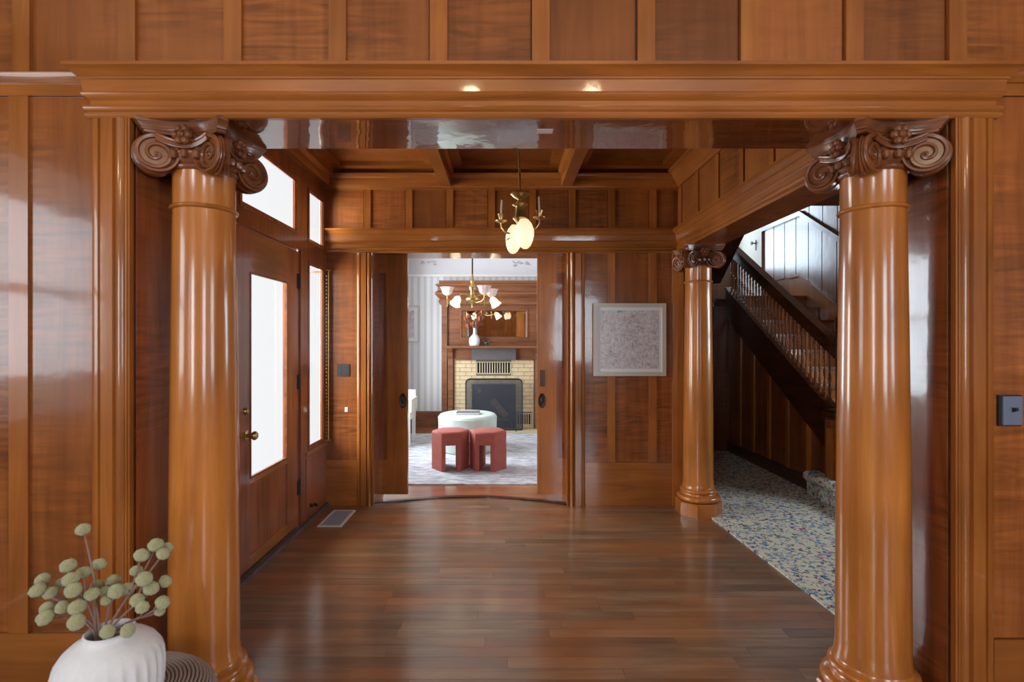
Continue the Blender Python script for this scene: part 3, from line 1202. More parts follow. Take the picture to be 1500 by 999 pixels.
def make_column(name, label, X, Y, aback=0.170, htop=ZS):
    t = thing(name, label, 'column', (X, Y, 0), 'carved wooden columns of the hall')
    zt = htop
    # octagonal plinth
    bm = new()
    lathe(bm, [(0, 0), (.187, 0), (.187, .105), (.180, .112), (0, .112)], (X, Y, 0), 8, a0=pi / 8)
    obj('plinth', bm, W['column'], t, 0.0, sharp=20)
    bm = new()
    pr_ = [(0, .112)]
    for k in range(9):
        a = -pi / 2 + pi * k / 8
        pr_.append((.150 + .024 * cos(a), .138 + .024 * sin(a)))
    pr_ += [(.143, .164), (.143, .172), (.138, .182)]
    for k in range(7):
        a = -pi / 2 + pi * k / 6
        pr_.append((.136 + .014 * cos(a), .198 + .014 * sin(a)))
    pr_ += [(.132, .214), (.132, .224), (.127, .232), (0, .232)]
    lathe(bm, pr_, (X, Y, 0), 48)
    obj('base', bm, W['column'], t)
    bm = new()
    sh = [(.129, .232), (.1245, .25), (.122, .29)]
    for k in range(1, 13):
        f = k / 12
        sh.append((.122 - .0155 * f ** 1.6, .29 + (1.925 - .29) * f))
    sh += [(.1065, 1.93), (.1065, 2.075), (.109, 2.084)]
    lathe(bm, sh, (X, Y, 0), 56)
    obj('shaft', bm, W['column'], t)
    bm = new()
    rp = [(.104, 1.936)] + [(.107 + .0105 * cos(-pi / 2 + pi * k / 6), 1.947 + .0085 * sin(-pi / 2 + pi * k / 6)) for k in range(7)] + [(.104, 1.958)]
    lathe(bm, rp, (X, Y, 0), 56)
    obj('necking_ring', bm, W['column'], t)
    # bell of the capital with astragal, egg band
    bm = new()
    lathe(bm, [(0, 2.075), (.110, 2.075), (.116, 2.081), (.118, 2.088), (.114, 2.095), (.108, 2.097), (.112, 2.102), (.124, 2.118), (.128, 2.134), (.122, 2.142), (.112, 2.146), (.112, 2.196), (0, 2.196)], (X, Y, 0), 48)
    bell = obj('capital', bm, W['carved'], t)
    bm = new()
    for k in range(20):
        a = 2 * pi * k / 20
        vs = lathe(bm, [(0, -.019), (.010, -.014), (.0145, -.002), (.012, .010), (0, .017)], (0, 0, 0), 8)
        mt = Matrix.Translation((X + .130 * cos(a), Y + .130 * sin(a), 2.124))
        for v in vs:
            v.co = mt @ v.co
    eg = obj('egg_band', bm, W['carved'], bell)
    for k in range(4):
        a = pi / 4 + k * pi / 2
        bm = new()
        scroll_part(bm, X + .163 * cos(a), Y + .163 * sin(a), 2.121, a)
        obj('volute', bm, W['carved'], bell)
    # channel running from scroll to scroll on each face
    for k in range(4):
        a = k * pi / 2
        n_ = Vector((cos(a), sin(a), 0))
        tg = Vector((-sin(a), cos(a), 0))
        bm = new()
        pts = []
        for q in range(17):
            s_ = -1 + 2 * q / 16
            pts.append(Vector((X, Y, 0)) + tg * (s_ * 0.092) + n_ * (0.114 + 0.024 * s_ * s_) + Vector((0, 0, 2.158 + 0.022 * s_ * s_)))
        tube(bm, pts, 0.011, 8)
        tube(bm, [p + Vector((0, 0, 0.010)) + n_ * 0.008 for p in pts], 0.006, 6)
        tube(bm, [p - Vector((0, 0, 0.010)) + n_ * 0.006 for p in pts], 0.004, 6)
        obj('channel', bm, W['carved'], bell)
        # rosette
        bm = new()
        c = Vector((X, Y, 2.186)) + n_ * 0.138
        rot = Matrix((tg, Vector((0, 0, 1)), n_)).transposed().to_4x4()
        vs = lathe(bm, [(0, -.02), (.027, -.02), (.030, -.004), (.024, .006), (0, .010)], (0, 0, 0), 16)
        for j in range(6):
            b = 2 * pi * j / 6
            vs += lathe(bm, [(0, -.008), (.013, -.004), (.014, .006), (.008, .014), (0, .016)], (.024 * cos(b), .024 * sin(b), 0), 8)
        vs += lathe(bm, [(0, 0), (.012, .004), (.012, .014), (.006, .020), (0, .021)], (0, 0, 0), 10)
        for v in vs:
            v.co = c + (rot @ v.co)
        obj('rosette', bm, W['carved'], bell)
    # abacus with hollowed sides
    bm = new()
    steps = [(0.86, 2.194), (0.885, 2.199), (0.885, 2.203), (0.915, 2.206), (0.92, 2.213), (0.935, 2.215), (0.94, 2.219), (0.97, 2.225), (0.985, 2.230), (1.0, 2.232), (1.0, zt)]
    rings = []
    for sc_, z in steps:
        ring = []
        for k in range(4):
            a = k * pi / 2
            n_ = Vector((cos(a), sin(a), 0))
            tg = Vector((-sin(a), cos(a), 0))
            for q in range(9):
                s_ = -0.86 + 1.72 * q / 8
                u = s_ / 0.86
                d = aback * (0.72 + 0.28 * u * u)
                ring.append(bm.verts.new(Vector((X, Y, z)) + (n_ * d + tg * (s_ * aback)) * sc_))
        rings.append(ring)
    for A, B in zip(rings, rings[1:]):
        m_ = len(A)
        for i in range(m_):
            bm.faces.new((A[i], A[(i + 1) % m_], B[(i + 1) % m_], B[i]))
    bm.faces.new(rings[0][::-1])
    bm.faces.new(rings[-1])
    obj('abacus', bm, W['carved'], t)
    return t


make_column('column', 'honey varnished wooden column at front left, behind the white vase', -1.148, 1.976)
make_column('column', 'honey varnished wooden column at front right, before the staircase', 1.415, 1.976)
make_column('column', 'glossy wooden column at the back, right of the framed engraving, beside the floral carpet', 1.648, 4.365)

# ------------------------------------------------------------------ stair hall
bm = new()
box(bm, 1.60, XW, YN1, 6.9, -0.12, -0.002)
struct('floor_stair_hall', bm, M['gap'])
bm = new()
prism(bm, [(1.775, YN1 + 0.01), (XW - 0.01, YN1 + 0.01), (XW - 0.01, 6.74), (1.62, 6.74), (1.62, 4.60), (1.69, 4.25)], 'z', -0.002, 0.012)
tag(obj('carpet', bm, M['carpet'], None, 0.002), 'cream fitted carpet sprinkled with blue and violet flowers under the staircase', 'carpet')
# shell of the stairwell
bm = new()
grid_wall(bm, 'y', XW, XW + 0.12, YN1, 8.6, 0, 4.7, [(3.25, 4.25, 0.9, 2.2)])
ws = struct('wall_stair_right', bm, W['stairz'])
bm = new()
box(bm, 1.58, 1.62, YB1, 8.6, 0, 4.7)
box(bm, 1.62, XB1, YB + 0.2, YB1, ZS, 4.7)
struct('wall_stair_left', bm, W['stairz'])
simple_window('added_stair_window', 'y', 3.25, 4.25, 0.9, 2.2, XW + 0.01, XW + 0.05, W['z'])  # added unseen window, opening for the stair hall fill
bm = new()
grid_wall(bm, 'x', 8.6, 8.7, 1.58, XW, 0, 4.7, [(2.35, 3.55, 2.6, 4.1)])
struct('wall_stair_rear', bm, W['stairz'])
simple_window('window_8', 'x', 2.35, 3.55, 2.6, 4.1, 8.62, 8.66, W['z'])
bm = new()
box(bm, 1.58, XW + 0.12, YN1, 8.7, 4.7, 4.8)
struct('ceiling_stair', bm, M['plaster'])
bm = new()
box(bm, XB1, XW, YN1, 3.02, ZS, ZS + 0.2)
struct('ceiling_stair_front', bm, W['stair'])
bm = new()
box(bm, XB1, XW, 2.98, 3.02, ZS + 0.2, 4.7)
struct('wall_stair_front', bm, W['stairz'])
# closing wall below the landing and the landing itself
bm = new()
box(bm, 1.62, 3.0, 6.75, 6.85, 0, 1.9)
wq = struct('wall_under_landing', bm, W['stairz'])
for a in (1.7, 2.05, 2.4, 2.75):
    piece('panel', wq, W['stairz'], a, a + 0.29, 6.742, 6.75, 0.15, 1.88, 0.002)
bm = new()
box(bm, 1.62, XW, 6.76, 8.6, 1.9, 2.0)
struct('floor_landing', bm, W['stair'])
# sloped soffit of the upper return flight
bm = new()
prism(bm, [(6.85, 2.215), (4.9, 3.64), (4.9, 3.9), (6.85, 2.47)], 'x', 1.62, 2.88)
o = obj('trim_8', bm, W['stair'])
o['kind'] = 'structure'

# wall boards on the right of the flight: wainscot with a cap that follows the stairs
def zcap(Y):
    return 3.12 if Y >= 6.73 else 3.12 - 0.62 * (6.73 - Y)


def zskirt(Y):
    return 2.315 if Y >= 6.73 else 2.315 - 0.62 * (6.73 - Y)


gy = [7.68 - 0.279 * k for k in range(0, 13)]
for a, b in zip(gy, gy[1:]):
    bm = new()
    y0, y1 = b + 0.008, a - 0.008
    ys = [y0] + ([6.73] if y0 < 6.73 < y1 else []) + [y1]
    pts = [(q, zskirt(q)) for q in ys] + [(q, zcap(q)) for q in ys[::-1]]
    prism(bm, pts, 'x', XW - 0.016, XW)
    obj('wainscot_board', bm, W['stairz'], ws, 0.002)
    bm = new()
    pts = [(q, zcap(q)) for q in ys] + [(y1, 4.68), (y0, 4.68)]
    prism(bm, pts, 'x', XW - 0.008, XW)
    obj('wall_board', bm, W['stairz'], ws, 0.002)


def slope_strip(name, f0, f1, x0, x1, ya, yb, mat, parent):
    bm = new()
    ys = [ya] + ([6.73] if ya < 6.73 < yb else []) + [yb]
    prism(bm, [(q, f0(q)) for q in ys] + [(q, f1(q)) for q in ys[::-1]], 'x', x0, x1)
    return obj(name, bm, mat, parent, 0.004)


slope_strip('wainscot_cap', lambda q: zcap(q) - 0.035, lambda q: zcap(q) + 0.035, XW - 0.05, XW, 4.4, 7.70, W['stairz'], ws)
slope_strip('skirting_board', lambda q: zskirt(q) - 0.32, lambda q: zskirt(q), XW - 0.024, XW, 4.4, 7.0, W['z'], ws)
slope_strip('skirting_cap', lambda q: zskirt(q) - 0.02, lambda q: zskirt(q) + 0.02, XW - 0.045, XW, 4.4, 7.0, W['z'], ws)
# landing door: glare painted on as a pale cream colour
dl = bpy.data.objects.new('door_4', None)
COL.objects.link(dl)
dl['kind'] = 'structure'
dl['label'] = 'door with glare painted pale and a black handle at the top of the stairs'
dl['category'] = 'door'
piece('leaf', dl, M['cream'], XW - 0.03, XW - 0.002, 7.80, 8.55, 2.005, 3.95, 0.003)
piece('casing', dl, M['cream'], XW - 0.045, XW - 0.002, 7.70, 7.80, 2.005, 4.0, 0.004)
bm = new()
lathe(bm, [(0, 0), (.028, 0), (.028, .006), (.010, .012), (.010, .05), (.028, .058), (.030, .07), (0, .08)], (0, 0, 0), 14, mat=Matrix.Rotation(-pi / 2, 4, 'Y'))
for v in bm.verts:
    v.co += Vector((XW - 0.03, 7.90, 2.95))
box(bm, XW - 0.036, XW - 0.030, 7.885, 7.915, 2.84, 3.0)
obj('door_handle', bm, M['iron'], dl)

# ------------------------------------------------------------------ staircase
XS = 2.95
st = thing('staircase', 'dark wooden staircase with turned balusters and a carpeted rounded first step', 'staircase', (XS, 4.6, 0))


def zst(Y):
    return 0.875 + 0.60 * (Y - 4.66)


bm = new()
prism(bm, [(4.60, zst(4.60) - 0.40), (6.76, zst(6.76) - 0.38), (6.76, zst(6.76)), (4.60, zst(4.60))], 'x', XS - 0.035, XS + 0.03)
obj('stringer', bm, W['stair'], st, 0.006)
bm = new()
prism(bm, [(4.60, zst(4.60)), (6.76, zst(6.76)), (6.76, zst(6.76) + 0.022), (4.60, zst(4.60) + 0.022)], 'x', XS - 0.05, XS + 0.045)
obj('stringer_cap', bm, W['stair'], st, 0.006)
for k in range(8):
    y0 = 4.66 + 0.28 * k
    z = zst(y0) - 0.02
    piece('tread', st, W['stairz'], XS + 0.03, XW - 0.03, y0 - 0.03, y0 + 0.28, z - 0.03, z, 0.008)
    piece('riser', st, W['z'], XS + 0.03, XW - 0.03, y0, y0 + 0.02, z - 0.168, z - 0.03, 0.0)
# hand rail: moulded rail on a deep sub rail
RH = 0.635
def rail(name, h0, h1, hw, bev):
    bm = new()
    prism(bm, [(4.56, zst(4.56) + h0), (6.86, zst(6.86) + h0), (6.86, zst(6.86) + h1), (4.56, zst(4.56) + h1)], 'x', XS - hw, XS + hw)
    return obj(name, bm, W['stair'], st, bev, seg=2)


hr = rail('handrail', RH - 0.06, RH, 0.045, 0.018)
rail('sub_rail', RH - 0.155, RH - 0.062, 0.026, 0.006)
bprof = [(.012, 0), (.012, .035), (.016, .04), (.016, .05), (.008, .058), (.010, .075), (.014, .10), (.010, .15), (.007, .19), (.013, .20), (.014, .208), (.008, .216),
         (.015, .225), (.015, .24), (.008, .248), (.014, .256), (.013, .266), (.007, .274), (.010, .33), (.013, .375), (.008, .405), (.014, .412), (.014, .425), (.012, .43), (.012, .50)]
bm = new()
lathe(bm, bprof, (0, 0, 0), 8)
proto = obj('baluster', bm, W['stairz'], st, local=True)
ys = [4.66 + 0.0715 * k for k in range(29)]
for k, Y in enumerate(ys):
    o = proto if k == 0 else proto.copy()
    if k:
        COL.objects.link(o)
        o.parent = st
    o.location = Vector((XS, Y, zst(Y) + 0.012)) - st.location
# newel: panelled block with a moulded cap, turned post above
bm = new()
box(bm, XS - 0.075, XS + 0.075, 4.46, 4.61, 0.0, 0.76)
nw = obj('newel_post', bm, W['stairz'], st, 0.005)
bm = new()
for z, e in ((0.76, .088), (0.785, .080), (0.805, .092), (0.83, .078)):
    box(bm, XS - e, XS + e, 4.535 - e, 4.535 + e, z, z + 0.02)
obj('newel_moulding', bm, W['stair'], nw, 0.005)
bm = new()
box(bm, XS + 0.01, XS + 0.10, 4.475, 4.595, 0.84, 1.66)
obj('newel_shaft', bm, W['stair'], nw, 0.005)
bm = new()
lathe(bm, [(0, 0), (.05, 0), (.05, .02), (.036, .03), (.03, .05), (.045, .09), (.048, .11), (.03, .14), (0, .15)], (XS + 0.06, 4.535, 1.66), 20)
obj('newel_finial', bm, W['stair'], nw)
bm = new()
box(bm, XS - 0.081, XS - 0.074, 4.49, 4.58, 0.16, 0.68)
obj('newel_panel', bm, W['z'], nw, 0.003)
# carpeted steps rising to the right at the foot
for k in range(3):
    z0, z1 = 0.0, 0.235 * (k + 1)
    xr = 2.815 + 0.27 * k
    rr = 0.04
    pts = [(xr + 0.03, 0.0125), (xr + 0.022, z1 - 0.1)]
    for q in range(9):
        a = radians(230 - 140 * q / 8)
        pts.append((xr + 0.022 + rr * cos(a), z1 - rr + rr * sin(a)))
    pts += [(XW - 0.03, z1), (XW - 0.03, 0.0125)]
    bm = new()
    prism(bm, pts, 'y', 3.55, 4.82 if k == 0 else 4.44)
    o = obj('carpeted_step', bm, M['carpet'], st, 0.0)
    if k == 0:
        o['label'] = 'rounded first step wrapped in floral carpet'

# wall under the flight with panels and battens
def zu(Y):
    return zst(Y) - 0.37


bm = new()
prism(bm, [(4.62, 0), (6.76, 0), (6.76, zu(6.76)), (4.62, zu(4.62))], 'x', XS + 0.0, XS + 0.028)
wu = struct('wall_under_stair', bm, W['stairz'])
by = [4.60, 4.954, 5.33, 5.70, 6.06, 6.40, 6.74]
for a, b in zip(by, by[1:]):
    bm = new()
    prism(bm, [(a + 0.03, 0.14), (b - 0.03, 0.14), (b - 0.03, zu(b - 0.03)), (a + 0.03, zu(a + 0.03))], 'x', XS - 0.008, XS)
    obj('panel', bm, W['stairz'], wu, 0.001)
    if a > 4.7:
        bm = new()
        prism(bm, [(a - 0.027, 0.14), (a + 0.027, 0.14), (a + 0.027, zu(a + 0.027)), (a - 0.027, zu(a - 0.027))], 'x', XS - 0.022, XS)
        obj('batten', bm, W['z'], wu, 0.003)
bm = new()
box(bm, XS - 0.026, XS, 4.62, 6.74, 0.012, 0.145)
struct('baseboard_stair', bm, W['stair'], 0.004)

# ------------------------------------------------------------------ parlor shell
PX0, PX1, PZ = -1.70, 1.58, 3.05
bm = new()
box(bm, PX0 - 0.05, PX1, YP, YP + 0.12, 0, PZ)
wp = struct('wall_parlor_back', bm, M['wallpaper'])
piece('picture_rail', wp, M['white'], PX0, PX1, YP - 0.03, YP, 2.535, 2.575, 0.006)
bm = new()
prism(bm, [(YP, 2.575), (YP - 0.012, 2.575), (YP - 0.03, 2.78), (YP - 0.12, 2.95), (YP - 0.28, PZ), (YP, PZ)], 'x', PX0, PX1)
cv = obj('cove', bm, M['coveplaster'], wp)


def garland(cx_, z, flip):
    """leafy scroll relief modelled on the cove"""
    bm = new()
    y = YP - 0.035
    pts = [(cx_ + flip * (0.0 + 0.05 * k), y, z + 0.05 * sin(k * 1.1) - 0.012 * k) for k in range(10)]
    tube(bm, pts, 0.007, 6)
    for k in range(1, 9):
        px, _, pz = pts[k]
        s = 1 if k % 2 else -1
        sp = []
        for q in range(10):
            a = q / 9 * 1.6 * pi
            r = 0.045 * (1 - q / 12)
            sp.append((px + flip * r * sin(a), y, pz + s * (0.03 + r * (1 - cos(a)) * 0.5)))
        tube(bm, sp, 0.006, 5)
    return obj('garland', bm, M['relief'], wp)


garland(-0.95, 2.88, -1)
garland(-0.02, 2.86, 1)
bm = new()
box(bm, PX0, PX1, YP - 0.025, YP, 0.006, 0.22)
box(bm, PX0, PX1, YP - 0.035, YP, 0.22, 0.265)
struct('baseboard_parlor', bm, W['mantel'], 0.005)
bm = new()
grid_wall(bm, 'y', PX0 - 0.05, PX0, YB1, YP, 0, PZ, [(5.7, 7.5, 0.75, 2.65)])
struct('wall_parlor_left', bm, M['wallpaper'])
simple_window('window_9', 'y', 5.7, 7.5, 0.75, 2.65, PX0 - 0.045, PX0 - 0.02, M['white'])
bm = new()
box(bm, PX1 - 0.02, PX1, YB1, YP, 0, PZ)
struct('wall_parlor_right', bm, M['wallpaper'])
bm = new()
box(bm, PX0 - 0.05, XL - 0.12, YB1 - 0.02, YB1, 0, PZ)
struct('wall_parlor_front', bm, M['wallpaper'])
bm = new()
box(bm, PX0 - 0.05, PX1, YB1, YP + 0.12, PZ, PZ + 0.1)
struct('ceiling_parlor', bm, M['plaster'])
bm = new()
box(bm, PX0 - 0.05, PX1, YB1, YP + 0.12, -0.12, -0.012)
struct('floor_parlor_base', bm, M['gap'])

# ------------------------------------------------------------------ fireplace
MC = -0.16
fp = thing('fireplace', 'carved brown fireplace with mirrored overmantel and cream brick surround', 'fireplace', (MC, 8.5, 0))
FY = 8.40                                              # face of the brick surround
bm = new()
grid_wall(bm, 'x', FY + 0.012, YP - 0.03, -0.83, 0.51, 0.02, 1.16, [(-0.515, 0.195, -1, 0.735)])
br = obj('brick_surround', bm, M['grout'], fp)
rh = 0.0655
z = 0.03
r_ = 0
while z < 1.13:
    h1 = min(z + rh, 1.14)
    off = 0 if r_ % 2 else 0.095
    x = -0.81 - off
    while x < 0.49:
        x1 = x + 0.19
        a, b = max(x, -0.81), min(x1, 0.49)
        x = x1
        cz = (z + h1) / 2
        segs = [(a, b)]
        for hx0, hx1, hz0, hz1 in ((-0.515, 0.195, 0, 0.735), (-0.45, 0.118, 0.91, 1.118), (0.205, 0.45, 0.07, 0.275)):
            if hz0 < cz < hz1:
                ns = []
                for p, q in segs:
                    if q <= hx0 or p >= hx1:
                        ns.append((p, q))
                    else:
                        if p < hx0:
                            ns.append((p, hx0))
                        if q > hx1:
                            ns.append((hx1, q))
                segs = ns
        for p, q in segs:
            if q - p > 0.02:
                piece('brick', br, M['tile'], p + 0.003, q - 0.003, FY + random.uniform(-.001, .002), FY + 0.02, z + 0.003, h1 - 0.003, 0.002)
    z += rh
    r_ += 1
# firebox
bm = new()
box(bm, -0.53, 0.21, 8.66, 8.68, 0, 0.75)
box(bm, -0.53, -0.515, FY + 0.02, 8.66, 0, 0.75)
box(bm, 0.195, 0.21, FY + 0.02, 8.66, 0, 0.75)
box(bm, -0.53, 0.21, FY + 0.02, 8.66, 0.735, 0.75)
obj('firebox', bm, M['soot'], fp)
bm = new()
box(bm, -0.515, 0.195, 8.44, 8.455, 0.55, 0.735)
cvp = obj('hood_plate', bm, M['soot'], fp, 0.003)
bm = new()
lathe(bm, [(0, 0), (.04, 0), (.03, .012), (0, .016)], (-0.40, 8.44, 0.635), 14, mat=Matrix.Rotation(pi / 2, 4, 'X'))
obj('medallion', bm, M['steel'], cvp)
# metal vents
def vent(parent, x0, x1, z0, z1, n):
    bm = new()
    frame_rect(bm, 'x', x0, x1, z0, z1, 0.012, FY - 0.006, FY + 0.012)
    v = obj('vent', bm, M['hearth'], parent, 0.002)
    piece('vent_backing', v, M['gap'], x0 + .01, x1 - .01, FY + 0.008, FY + 0.011, z0 + .01, z1 - .01, 0)
    for k in range(1, n):
        xx = x0 + 0.012 + (x1 - x0 - 0.024) * k / n
        piece('slat', v, M['hearth'], xx - 0.007, xx + 0.007, FY - 0.004, FY + 0.008, z0 + 0.012, z1 - 0.012, 0.001)


vent(fp, -0.445, 0.113, 0.915, 1.113, 13)
vent(fp, 0.21, 0.445, 0.075, 0.27, 6)
# slate hood below the shelf
piece('slate_panel', fp, M['slate'], -0.515, 0.195, 8.29, FY + 0.01, 1.145, 1.335, 0.006)
piece('frieze_board', fp, W['mantel'], -0.86, 0.54, 8.36, 8.50, 1.14, 1.335, 0.004)
piece('mantel_shelf', fp, W['mantel'], -0.94, 0.62, 8.17, YP - 0.03, 1.335, 1.372, 0.008)
for xa in (-0.905, 0.505):
    piece('pilaster', fp, W['mantel'], xa, xa + 0.08, 8.33, 8.5, 0.006, 1.17, 0.006)
    bm = new()
    prism(bm, [(8.30, 1.17), (8.26, 1.22), (8.29, 1.26), (8.22, 1.335), (8.5, 1.335), (8.5, 1.17)], 'x', xa, xa + 0.08)
    obj('corbel', bm, W['mantel'], fp, 0.003)
# overmantel
bm = new()
grid_wall(bm, 'x', 8.50, YP - 0.03, -0.99, 0.67, 1.372, 2.06, [(-0.70, 0.382, 1.505, 1.955)])
obj('overmantel_panel', bm, W['mantel'], fp)
for xa in (-1.02, 0.61):
    piece('side_post', fp, W['mantel'], xa, xa + 0.09, 8.44, YP - 0.03, 0.006, 2.07, 0.006)
bm = new()
frame_rect(bm, 'x', -0.72, 0.402, 1.485, 1.975, 0.022, 8.485, 8.505)
mf = obj('mirror_frame', bm, W['mantel'], fp, 0.003)
bm = new()
# bevelled plate
x0, x1, z0, z1 = -0.70, 0.382, 1.505, 1.955
i_ = 0.016
A = [bm.verts.new(p) for p in ((x0, 8.515, z0), (x1, 8.515, z0), (x1, 8.515, z1), (x0, 8.515, z1))]
B = [bm.verts.new(p) for p in ((x0 + i_, 8.510, z0 + i_), (x1 - i_, 8.510, z0 + i_), (x1 - i_, 8.510, z1 - i_), (x0 + i_, 8.510, z1 - i_))]
C = [bm.verts.new((v.co.x, 8.53, v.co.z)) for v in A]
for k in range(4):
    j = (k + 1) % 4
    bm.faces.new((A[k], A[j], B[j], B[k]))
    bm.faces.new((A[j], A[k], C[k], C[j]))
bm.faces.new(B)
bm.faces.new(C[::-1])
obj('mirror', bm, M['mirror'], mf, sharp=1)
# crown of the overmantel with its scalloped end brackets
bm = new()
prof = [(0, 2.05), (.03, 2.05), (.05, 2.10), (.03, 2.14), (.06, 2.17), (.10, 2.21), (.10, 2.24), (.06, 2.27), (.05, 2.33), (.09, 2.36), (.09, 2.38), (.04, 2.39), (.04, 2.44), (0, 2.44)]
sweep(bm, prof, [(-1.02, YP - 0.03), (-1.02, 8.46), (0.70, 8.46), (0.70, YP - 0.03)])
box(bm, -1.01, 0.69, 8.47, YP - 0.03, 2.05, 2.43)
obj('crown', bm, W['mantel'], fp)
piece('hearth', fp, M['hearth'], -1.0, 0.68, 7.99, FY + 0.02, 0.006, 0.026, 0.004)

# things at the hearth
t = thing('fire_screen', 'black mesh fire screen with rounded top corners before the firebox', 'fire screen', (-0.157, 8.2, 0.026))
x0, x1, z0, z1, rc = -0.605, 0.292, 0.035, 0.845, 0.07
loop = []
for (cx_, cz_, a0_) in ((x1 - rc, z1 - rc, 0), (x0 + rc, z1 - rc, 90)):
    for k in range(7):
        a = radians(a0_ + 15 * k)
        loop.append((cx_ + rc * cos(a), 8.2, cz_ + rc * sin(a)))
loop = [(x1, 8.2, z0)] + loop + [(x0, 8.2, z0)]
bm = new()
tube(bm, loop + [loop[0]], 0.011, 8)
obj('screen_frame', bm, M['iron'], t)
bm = new()
prism(bm, [(p[0], p[2]) for p in loop], 'y', 8.199, 8.201)
obj('wire_mesh', bm, M['mesh'], t)
bm = new()
for xx in (x0 + 0.1, x1 - 0.1):
    tube(bm, [(xx, 8.1, 0.034), (xx, 8.3, 0.034)], 0.009, 6)
obj('foot', bm, M['iron'], t)
t = thing('fire_grate', 'low iron grate on the firebox floor holding the split log', 'grate', (-0.1, 8.52, 0.0))
bm = new()
for yy in (8.48, 8.60):
    tube(bm, [(-0.35, yy, 0.03), (-0.33, yy, 0.12), (-0.28, yy, 0.15), (0.06, yy, 0.15), (0.11, yy, 0.12), (0.14, yy, 0.03)], 0.008, 6)
obj('bars', bm, M['steel'], t)
bm = new()
for k in range(6):
    xx = -0.3 + 0.075 * k
    tube(bm, [(xx, 8.45, 0.15), (xx, 8.62, 0.15)], 0.006, 6)
obj('cross_bars', bm, M['steel'], t)
t = thing('split_log', 'pale split log leaning in the dark firebox', 'log', (-0.15, 8.5, 0.16))
bm = new()
d = Vector((0.24, -0.02, -0.32)).normalized()
prof = [(-0.05, -0.02), (0.05, -0.025), (0.055, 0.01), (0.0, 0.05), (-0.05, 0.02)]
u_ = Vector((0.8, 0, 0.6))
v_ = Vector((0, 1, 0))
A = [bm.verts.new(Vector((-0.19, 8.52, 0.475)) + u_ * a + v_ * b) for a, b in prof]
B = [bm.verts.new(Vector((0.04, 8.50, 0.215)) + u_ * a + v_ * b) for a, b in prof]
bm.faces.new(A)
bm.faces.new(B[::-1])
for k in range(5):
    bm.faces.new((A[k], B[k], B[(k + 1) % 5], A[(k + 1) % 5]))
obj('wood', bm, M['logbark'], t)

# mantel ornaments
t = thing('bottle_vase', 'small white bottle vase of copper leaves on the mantel shelf', 'vase', (-0.475, 8.31, 1.372))
bm = new()
lathe(bm, [(0, 0), (.07, 0), (.083, .02), (.088, .07), (.082, .12), (.05, .16), (.022, .19), (.018, .27), (.022, .285), (.015, .283), (.012, .2), (0, .19)], (-0.475, 8.31, 1.373), 24)
obj('body', bm, M['ceramic'], t)
lf = thing('dried_leaves', 'bunch of dried copper leaves standing in the white bottle vase', 'dried leaves', (-0.475, 8.31, 1.62))
bm = new()
rnd = random.Random(3)
for k in range(11):
    a = 2 * pi * k / 11
    tube(bm, [(-0.475, 8.31, 1.60), (-0.475 + .05 * cos(a), 8.31 + .02 * sin(a), 1.72), (-0.475 + .15 * cos(a), 8.31 + .06 * sin(a), 1.80 + rnd.uniform(0, .12))], 0.003, 5)
obj('stems', bm, M['stem'], lf)
for k in range(34):
    a = rnd.uniform(0, 2 * pi)
    r = rnd.uniform(.03, .19)
    c = Vector((-0.475 + r * cos(a), 8.31 + 0.4 * r * sin(a), 1.70 + rnd.uniform(0, .24)))
    bm = new()
    vs = lathe(bm, [(0, -.045), (.02, -.02), (.026, .0), (.018, .025), (0, .045)], (0, 0, 0), 6)
    rot = Matrix.Rotation(rnd.uniform(0, 6), 4, 'X') @ Matrix.Rotation(rnd.uniform(0, 6), 4, 'Z') @ Matrix.Diagonal((1, .25, 1, 1))
    for v in vs:
        v.co = c + (rot @ v.co)
    obj('leaf', bm, M['leafdry'], lf)
t = thing('bird_figurine', 'tiny dark bird figurine beside the white bottle vase', 'figurine', (-0.28, 8.29, 1.372))
bm = new()
lathe(bm, [(0, 0), (.03, .003), (.034, .012), (.012, .02), (.012, .03), (.03, .04), (.028, .055), (0, .062)], (-0.28, 8.29, 1.373), 12)
for v in bm.verts:
    v.co.x = -0.28 + (v.co.x + 0.28) * 1.4
obj('body', bm, M['bird'], t)
bm = new()
lathe(bm, [(0, -.02), (.014, -.01), (.016, 0), (.01, .012), (0, .018)], (-0.325, 8.29, 1.44), 10)
tube(bm, [(-0.25, 8.29, 1.42), (-0.2, 8.29, 1.445)], [.014, .004], 6)
obj('head_and_tail', bm, M['bird'], t)

# ------------------------------------------------------------------ parlor furniture
bm = new()
box(bm, -1.68, 1.25, 5.165, 7.97, 0.006, 0.018)
tag(obj('rug', bm, M['rug'], None, 0.003), 'large faded blue-grey rug on the parlor floor under the stools', 'rug')

t = thing('ottoman', 'round pale mint ottoman carrying a magazine before the fireplace', 'ottoman', (-0.478, 6.8, 0.018))
bm = new()
lathe(bm, [(0, 0), (.345, 0), (.36, .01), (.37, .05), (.382, .30), (.385, .42), (.38, .448), (.362, .468), (.33, .478), (0, .484)], (-0.478, 6.8, 0.019), 64)
obj('cushion', bm, M['mint'], t)
bm = new()
lathe(bm, [(.3835, .428), (.389, .432), (.3835, .436)], (-0.478, 6.8, 0.019), 64)
obj('piping', bm, M['mint'], t)
t = thing('magazine', 'thick picture magazine lying on the mint ottoman', 'magazine', (-0.465, 6.73, 0.503))
piece('pages', t, M['mat'], -0.615, -0.315, 6.615, 6.825, 0.5045, 0.524, 0.001)
piece('cover', t, M['ink'], -0.618, -0.312, 6.612, 6.828, 0.524, 0.528, 0.0005)
piece('cover', t, M['steel'], -0.618, -0.312, 6.612, 6.828, 0.5035, 0.5045, 0.0)


